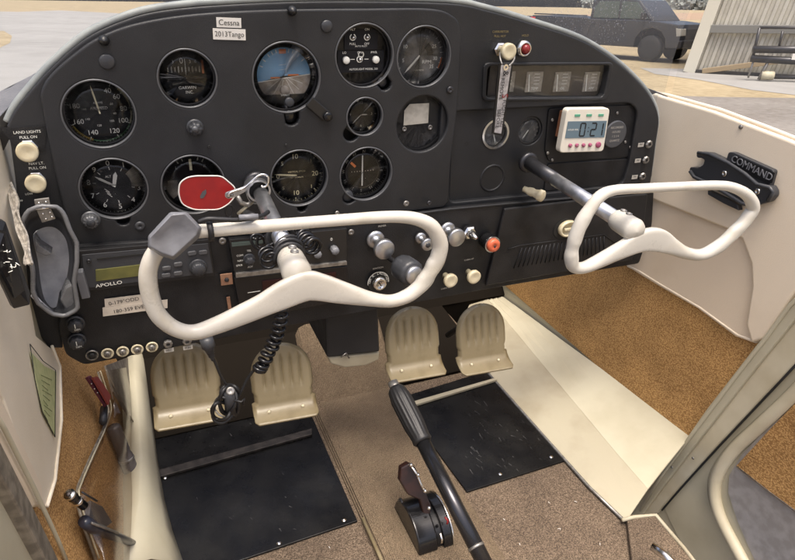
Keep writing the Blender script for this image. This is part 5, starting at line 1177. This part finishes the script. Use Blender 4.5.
P0_, P1_, P2_ = Vector((X0+.004, Y0-.002, cx.z+.042)), PD(417, 487, 1.03), PD(406, 468, 1.02)
hdl = MB(); dd = (P2_-P0_).normalized(); 
hdl.prism([PD(a, c, 1.02) for a, c in ((401, 468), (409, 463.5), (416, 468), (419.5, 477), (423, 486), (431, 505), (431, 513), (424, 517), (420, 500), (408, 495), (400, 481))], (0, .012, -.004)); ho = hdl.build('brown_handle', 'brown', fc, bevel=.002)
MB().tube([PD(a, c, 1.012) for a, c in ((410, 464.5), (417, 474), (421, 484), (425, 492))], .0022, 8).build('handle_trim', 'chrome', ho)
for a, c in ((411, 465), (418, 475), (425, 491), (429, 508)): MB(frame(PD(a, c, 1.010), CAM-PD(a, c, 1.01))).lathe([(.0034, 0), (.0028, .002), (0, .0025)], 14).build('screw', 'chrome', ho)
for a, c in ((427, 531), (437, 526)): MB(frame(PD(a, c, 1.012), CAM-PD(a, c, 1.0))).lathe([(.0026, 0), (0, .002)], 12).build('screw', 'darksteel', fc)
MB().tube([PD(a, c, 1.005) for a, c in ((445, 517), (448, 521), (447, 524))], .0016, 6).build('red_pointer', 'red', fc)
MB().tube([PD(a, c, 1.005) for a, c in ((440, 533), (442, 539), (441.5, 543))], .0022, 8).build('bright_latch', 'chrome', fc)

# ============================================================ GLASS
ws = []
for z, y in ((-.30, .055), (-.10, .052), (.05, .048), (.12, .040), (.17, .02), (.25, -.03), (.40, -.14), (.60, -.30)):
    row = []
    for i in range(15):
        x = -.17+1.07*i/14; bow = .02*(1-((x-.37)/.53)**2)
        row.append(Vector((x, y+bow*(1 if z > -.1 else 0)+.012, z)))
    ws.append(row)
vs = [p for r_ in ws for p in r_]; fs = [(i*15+k, i*15+k+1, (i+1)*15+k+1, (i+1)*15+k) for i in range(7) for k in range(14)]
wsz = MB().add(vs, fs, True).build('windscreen', 'windshield', None); tag(wsz, 'dusty clear windscreen above the instrument panel', 'windscreen')
sw_ = MB().add([(XW+.016, .06, -.05), (XW+.016, -.9, -.05), (XW+.016, -.9, .55), (XW+.016, -.3, .6), (XW+.016, .06, .12)], [(0, 1, 2, 3, 4)]).build('side_window', 'sidewin', None); tag(sw_, 'clear side window above the cream panel on the right', 'window')

# ============================================================ OUTSIDE (level world frame)
def gmat(name, c1, c2, c3, s1, s2):
    m, nt, b, tc = nodes_mat(name); L = nt.links.new
    n = nt.nodes.new('ShaderNodeTexNoise'); n.inputs['Scale'].default_value = s1; n.inputs['Detail'].default_value = 8
    r = nt.nodes.new('ShaderNodeValToRGB'); e = r.color_ramp.elements; e[0].color = (*c1, 1); e[0].position = .33; e[1].color = (*c3, 1); e[1].position = .68; k = e.new(.5); k.color = (*c2, 1)
    n2 = nt.nodes.new('ShaderNodeTexNoise'); n2.inputs['Scale'].default_value = s2; n2.inputs['Detail'].default_value = 6
    mx = nt.nodes.new('ShaderNodeMixRGB'); mx.inputs['Fac'].default_value = .5
    L(tc.outputs['Object'], n.inputs['Vector']); L(tc.outputs['Object'], n2.inputs['Vector']); L(n.outputs['Fac'], mx.inputs['Color1']); L(n2.outputs['Fac'], mx.inputs['Color2'])
    L(mx.outputs['Color'], r.inputs['Fac']); L(r.outputs['Color'], b.inputs['Base Color']); b.inputs['Roughness'].default_value = .95
    return m
M['grass'] = gmat('dry_grass', (.17, .13, .075), (.27, .215, .125), (.36, .295, .185), 5, .35)
M['concrete'] = gmat('pale_concrete', (.20, .195, .185), (.25, .245, .235), (.29, .285, .275), .9, .12)
M['asphalt'] = gmat('worn_asphalt', (.12, .105, .09), (.17, .155, .14), (.23, .215, .195), 7, .5)
M['darkasphalt'] = gmat('dark_asphalt', (.09, .09, .10), (.12, .12, .13), (.16, .16, .17), 12, .5)
b = MB().add([(-400, -60, 0), (600, -60, 0), (600, 700, 0), (-400, 700, 0)], [(0, 1, 2, 3)]); struct(b, 'ground', 'grass', outside=True)
def gsheet(name, l, matn, z=.004, pts3=None):
    P = [GW(a, c, z) for a, c in l]; b = MB().add(P, [tuple(range(len(P)))]); return struct(b, name, matn, outside=True)
gsheet('taxiway', [(-200, 60), (-60, 10), (18, 12), (60, 10.5), (150, 15), (200, 60), (160, 200), (-100, 380), (-300, 300)], 'concrete')
gsheet('apron', [(640, 92), (680, 96), (716, 97), (795, 98), (900, 108), (1000, 300), (700, 300), (640, 140)], 'asphalt', .008)
gsheet('hangar_slab', [(640, 68), (690, 69), (900, 80), (900, 108), (795, 95), (752, 90), (700, 80), (655, 74)], 'concrete', .006)
gsheet('verge', [(-30, 30), (4, 31), (12, 36), (10, 43), (-5, 50), (-30, 52)], 'grass', .009)
gsheet('road', [(142, -4), (186, -4), (193, 8), (149, 15)], 'darkasphalt', .009)
P = [GW(684, 40, .008), GW(684, 46, .008), GW(520, 42, .008), GW(520, 37, .008)]
far = [GW(560, 35, .008), GW(760, 38.5, .008), GW(760, 44, .008), GW(560, 40, .008)]
struct(MB().add(far, [(0, 1, 2, 3)]), 'path', 'concrete', outside=True)
# far field
gsheet('field', [(560, 15), (760, 12), (740, 19), (560, 22)], mat('far_brown_field', (.25, .17, .11), .9, col2=(.30, .21, .14), cs=.2), .010)
# far tree line
trm = mat('haze_tinted_trees', (.17, .185, .175), .9, col2=(.24, .245, .225), cs=.3)  # haze of distance is mixed into the tree colour
b = MB(); rnd = random.Random(3)
for i in range(3400):
    t = rnd.random(); p0, p1 = AW(596, 8, 620), AW(745, 8, 560); p = p0.lerp(p1, t)+Vector((rnd.uniform(-12, 12), rnd.uniform(-12, 12), 0))
    hmax = 6.5+3*noise.noise(Vector((t*30, 0, 0)))+2*noise.noise(Vector((t*110, 0, 0))); p.z = rnd.uniform(0, hmax)
    s_ = rnd.uniform(1.0, 2.4); n_ = Vector((rnd.gauss(0, 1), rnd.gauss(0, 1), rnd.gauss(0, 1))).normalized(); u = n_.orthogonal().normalized()*s_; w = n_.cross(u)
    b.add([p-u, p+w, p+u, p-w], [(0, 1, 2, 3)])
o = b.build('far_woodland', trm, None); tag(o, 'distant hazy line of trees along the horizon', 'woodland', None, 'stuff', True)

# pickup truck
fw = GW(646, 62, 0); rwx = 3.75
best = None
for k in range(360):
    a = math.radians(k); q = fw+Vector((math.cos(a), math.sin(a), 0))*rwx
    c = R_CV @ (TM.inverted() @ q-CAM)
    if c.z > 1:
        sx = 397.5+FPX*c.x/c.z; sc = abs(sx-538)
        if best is None or sc < best[0]-1e-6: best = (sc, a, q)
cands = []
for k in range(720):
    a = math.radians(k/2); q = fw+Vector((math.cos(a), math.sin(a), 0))*rwx; c = R_CV @ (TM.inverted() @ q-CAM)
    if c.z > 1: cands.append((abs(397.5+FPX*c.x/c.z-550), a, (q-CAMW).length))
cands.sort(); near = sorted(cands[:6], key=lambda t: -t[2])[0]
ta = near[1]+math.pi
TR = Matrix.Translation(fw) @ Matrix.Rotation(ta, 4, 'Z')     # local +x = nose, origin at the near front wheel contact
cam_l = TR.inverted() @ CAMW; SY = 1 if cam_l.y < 0 else -1   # body extends away from the camera
tr = thing('pickup_truck', fw, 'dark charcoal pickup truck parked beyond the windscreen', 'pickup truck', None, True)
def T(x, y, z): return TR @ Vector((x, SY*y, z))
def tprism(prof, y0, y1, name, matn, par, bevel=.04):
    b = MB(); b.prism([T(x, y0, z) for x, z in prof], T(0, y1, 0)-T(0, y0, 0)); return b.build(name, matn, par, bevel=bevel)
body = tprism([(.92, .45), (.98, .62), (.96, 1.0), (.86, 1.14), (.1, 1.22), (-.55, 1.24), (-2.35, 1.24), (-2.40, 1.28), (-4.75, 1.30), (-4.80, .62), (-4.74, .50), (-4.28, .50), (-4.22, .72), (-4.05, .92), (-3.75, 1.0), (-3.45, .92), (-3.28, .72), (-3.22, .42), (-.55, .42), (-.50, .72), (-.32, .93), (0, 1.02), (.32, .93), (.50, .72), (.55, .45)], .0, 1.95, 'body', 'truck', tr, .05)
cab = tprism([(.02, 1.20), (-.62, 1.82), (-.9, 1.88), (-2.15, 1.88), (-2.33, 1.80), (-2.38, 1.22)], .10, 1.85, 'cab', 'truck', tr, .06)
for y_ in (.085,):
    w1 = tprism([(-.20, 1.27), (-.66, 1.76), (-1.22, 1.78), (-1.22, 1.27)], y_, y_+.03, 'window', 'truckglass', cab, .01)
    w2 = tprism([(-1.30, 1.27), (-1.30, 1.78), (-2.05, 1.78), (-2.22, 1.60), (-2.22, 1.27)], y_, y_+.03, 'window', 'truckglass', cab, .01)
for x in (-1.26, -2.30, -.30): MB().prism([T(x-.008, -.004, .5), T(x+.008, -.004, .5), T(x+.008, -.004, 1.22), T(x-.008, -.004, 1.22)], T(0, .02, 0)-T(0, 0, 0)).build('door_gap', 'ink', body)
for x in (-1.12, -2.12): MB().prism([T(x-.09, -.03, 1.08), T(x+.09, -.03, 1.08), T(x+.09, -.03, 1.12), T(x-.09, -.03, 1.12)], T(0, .04, 0)-T(0, 0, 0)).build('door_handle', 'darksteel', body, bevel=.01)
MB().prism([T(-.36, -.16, 1.26), T(-.20, -.20, 1.26), T(-.20, -.20, 1.46), T(-.36, -.16, 1.46)], T(0, .18, 0)-T(0, 0, 0)).build('mirror', 'black', cab, bevel=.03)
tprism([(-4.81, .92), (-4.60, .92), (-4.60, 1.24), (-4.81, 1.24)], -.012, .12, 'tail_light', 'lampglass', tr, .01)
tprism([(-5.45, 1.16), (-4.80, 1.16), (-4.80, 1.26), (-5.45, 1.26)], .15, 1.8, 'open_tailgate', 'truck', tr, .02)
tprism([(.86, .80), (.99, .82), (.96, 1.02), (.80, 1.04)], -.01, .35, 'headlight', 'lampglass' if False else 'palecard', tr, .01)
tprism([(.90, .42), (1.06, .46), (1.06, .68), (.95, .70)], .0, 1.95, 'front_bumper', 'darksteel', tr, .03)
tprism([(-4.98, .50), (-4.78, .50), (-4.78, .68), (-4.98, .68)], .05, 1.90, 'rear_bumper', 'darksteel', tr, .02)
for x in (0, -3.75):
    for y_ in (.02, 1.62):
        f = frame(T(x, y_, .40), (T(0, 1, 0)-T(0, 0, 0)))
        wl = MB(f).lathe([(.22, 0), (.36, 0), (.40, .04), (.40, .24), (.36, .28), (.22, .28)], 40).build('wheel', 'tyre', tr)
        MB(f).lathe([(.24, .02), (.22, .05), (.08, .07), (.06, .03), (0, .03)], 24).build('rim', 'steel', wl)
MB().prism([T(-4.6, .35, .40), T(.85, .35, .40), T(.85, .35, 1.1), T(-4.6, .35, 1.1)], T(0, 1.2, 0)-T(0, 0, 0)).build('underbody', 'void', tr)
# antenna/side rail
MB().tube([T(-2.45, .05, 1.33), T(-4.7, .05, 1.35)], .02, 8).build('bed_rail', 'darksteel', tr)

# hangar
hg = thing('hangar', GW(692, 71, 0), 'pale corrugated metal hangar at the upper right', 'hangar', None, True)
h0 = GW(694, 72.5, 0); h1 = GW(900, 84, 0); hd_ = (h1-h0); hl = 16.0; hd_ = hd_.normalized()
hn = Vector((hd_.y, -hd_.x, 0)); hn = hn if hn.dot(CAMW-h0) > 0 else -hn
lean = .16
b = MB(); n = 480; vs = []
for i in range(n+1):
    s_ = hl*i/n; o_ = .035*(1 if (i//3) % 2 else -1)
    for z in (0.05, 5.5): vs.append(h0+hd_*(s_+lean*z)+hn*o_+Vector((0, 0, z)))
b.add(vs, [(2*i, 2*i+2, 2*i+3, 2*i+1) for i in range(n)]); corr = mat('corrugated_steel', (.52, .50, .44), .5, metal=.15, col2=(.44, .42, .37), cs=2.0); b.build('corrugated_wall', corr, hg, solid=.01)
def hb(s0, z0, s1, z1, w, t, name, matn, off=.12):
    A = h0+hd_*(s0+lean*z0)+hn*off+Vector((0, 0, z0)); B = h0+hd_*(s1+lean*z1)+hn*off+Vector((0, 0, z1)); d = (B-A).normalized(); u = hn.cross(d).normalized()*w/2; v = hn*t/2
    return MB().prism([A-u-v, A+u-v, A+u+v, A-u+v], B-A).build(name, matn, hg, bevel=.01)
hb(-.12, 0, -.12, 5.5, .30, .26, 'corner_post', mat('pale_steel_trim', (.58, .56, .48), .5), .06)
hb(.0, 1.12, 16, 1.42, .20, .14, 'girt', mat('grey_girt', (.20, .20, .19), .5, metal=.3))
hb(.2, .06, 7.5, 1.55, .13, .10, 'diagonal_brace', mat('tan_brace', (.30, .23, .14), .6), .20)
hb(0, .04, 16, .04, .10, .10, 'base_rail', 'darksteel')
MB().prism([h0+Vector((0, 0, 0))-hn*.3, h0+hd_*16-hn*.3, h0+hd_*16-hn*8, h0-hn*8], (0, 0, 5.4)).build('building_shell', corr, hg)
# steel trailer / plough frame
tf_ = thing('equipment_trailer', GW(757, 80, 0), 'dark steel trailer frame with a red and white reflector by the hangar', 'trailer', None, True)
o0 = GW(752, 81, 0); dx = (GW(840, 84, 0)-o0).normalized(); nx = Vector((-dx.y, dx.x, 0)); nx = nx if nx.dot(CAMW-o0) < 0 else -nx
dist = (o0-CAMW).length; k = dist/FPX*1.18
def bar(s0, z0, s1, z1, w, name, matn='darksteel', off=0, par=tf_):
    A = o0+dx*s0*k+nx*off+Vector((0, 0, z0*k)); B = o0+dx*s1*k+nx*off+Vector((0, 0, z1*k)); return MB().tube([A, B], w*k/2, 8).build(name, matn, par)
bar(-4, 21, 60, 22, 5, 'main_beam'); bar(-4, 15, 60, 13, 5, 'lower_beam'); bar(-3, 14, -3, 35, 2, 'upright'); bar(-3, 35, 60, 36, 1.8, 'top_rail'); bar(12, 22, 12, 33, 1.6, 'upright'); bar(4, 1, 8, 15, 2, 'leg', 'steel'); bar(-3, 2, -2, 14, 1.4, 'leg', 'steel'); bar(14, 3, 60, 4, 2.5, 'axle_beam')
bar(5, 4, 13, 4, 6, 'jack_foot', 'trimpale')
for s0, s1, mm in ((21, 27, 'stickerw'), (27, 35, 'red'), (35, 40, 'stickerw')):
    A = o0+dx*s0*k-nx*.08+Vector((0, 0, 15*k)); MB().prism([A, A+dx*(s1-s0)*k, A+dx*(s1-s0)*k+Vector((0, 0, 4*k)), A+Vector((0, 0, 4*k))], -nx*.01).build('reflector', mm, tf_)

# ============================================================ final placement: pitch the aircraft, keep the world level
bpy.context.view_layer.update()
for o in list(S.objects):
    if o.parent is None and o.name not in OUT:
        o.matrix_world = TM @ Matrix.Translation(o.location)

# camera
cd_ = bpy.data.cameras.new('camera'); co = bpy.data.objects.new('camera', cd_); COL.objects.link(co); S.camera = co
cd_.sensor_fit = 'HORIZONTAL'; cd_.sensor_width = 36; cd_.lens = FPX/795*36; cd_.clip_start = .02; cd_.clip_end = 2000
rb_ = Matrix((R_CV[0], -R_CV[1], -R_CV[2])).transposed().to_4x4(); rb_.translation = CAM
co.matrix_world = TM @ rb_
# light
EL, AZ = math.radians(73), math.radians(-170)      # azimuth from +Y, clockwise
w = bpy.data.worlds.new('World'); S.world = w; w.use_nodes = True; nt = w.node_tree; bg = nt.nodes['Background']
sk = nt.nodes.new('ShaderNodeTexSky'); sk.sky_type = 'NISHITA'; sk.sun_disc = False; sk.sun_elevation = EL; sk.sun_rotation = AZ; sk.dust_density = 8; sk.air_density = .7; sk.ozone_density = .5
nt.links.new(sk.outputs[0], bg.inputs['Color']); bg.inputs['Strength'].default_value = .125
sl_ = bpy.data.lights.new('sun', 'SUN'); sl_.energy = 1.15; sl_.angle = math.radians(22); sl_.color = (1, .93, .83)
so = bpy.data.objects.new('sun', sl_); COL.objects.link(so)
dirv = Vector((math.sin(AZ)*math.cos(EL), math.cos(AZ)*math.cos(EL), math.sin(EL)))
so.rotation_euler = dirv.to_track_quat('Z', 'Y').to_euler()
S.view_settings.view_transform = 'Standard'; S.view_settings.look = 'None'; S.view_settings.exposure = 1.2; S.view_settings.gamma = 1
S.render.resolution_x = 1024; S.render.resolution_y = 721
S.render.engine = 'CYCLES'; S.cycles.transparent_max_bounces = 16
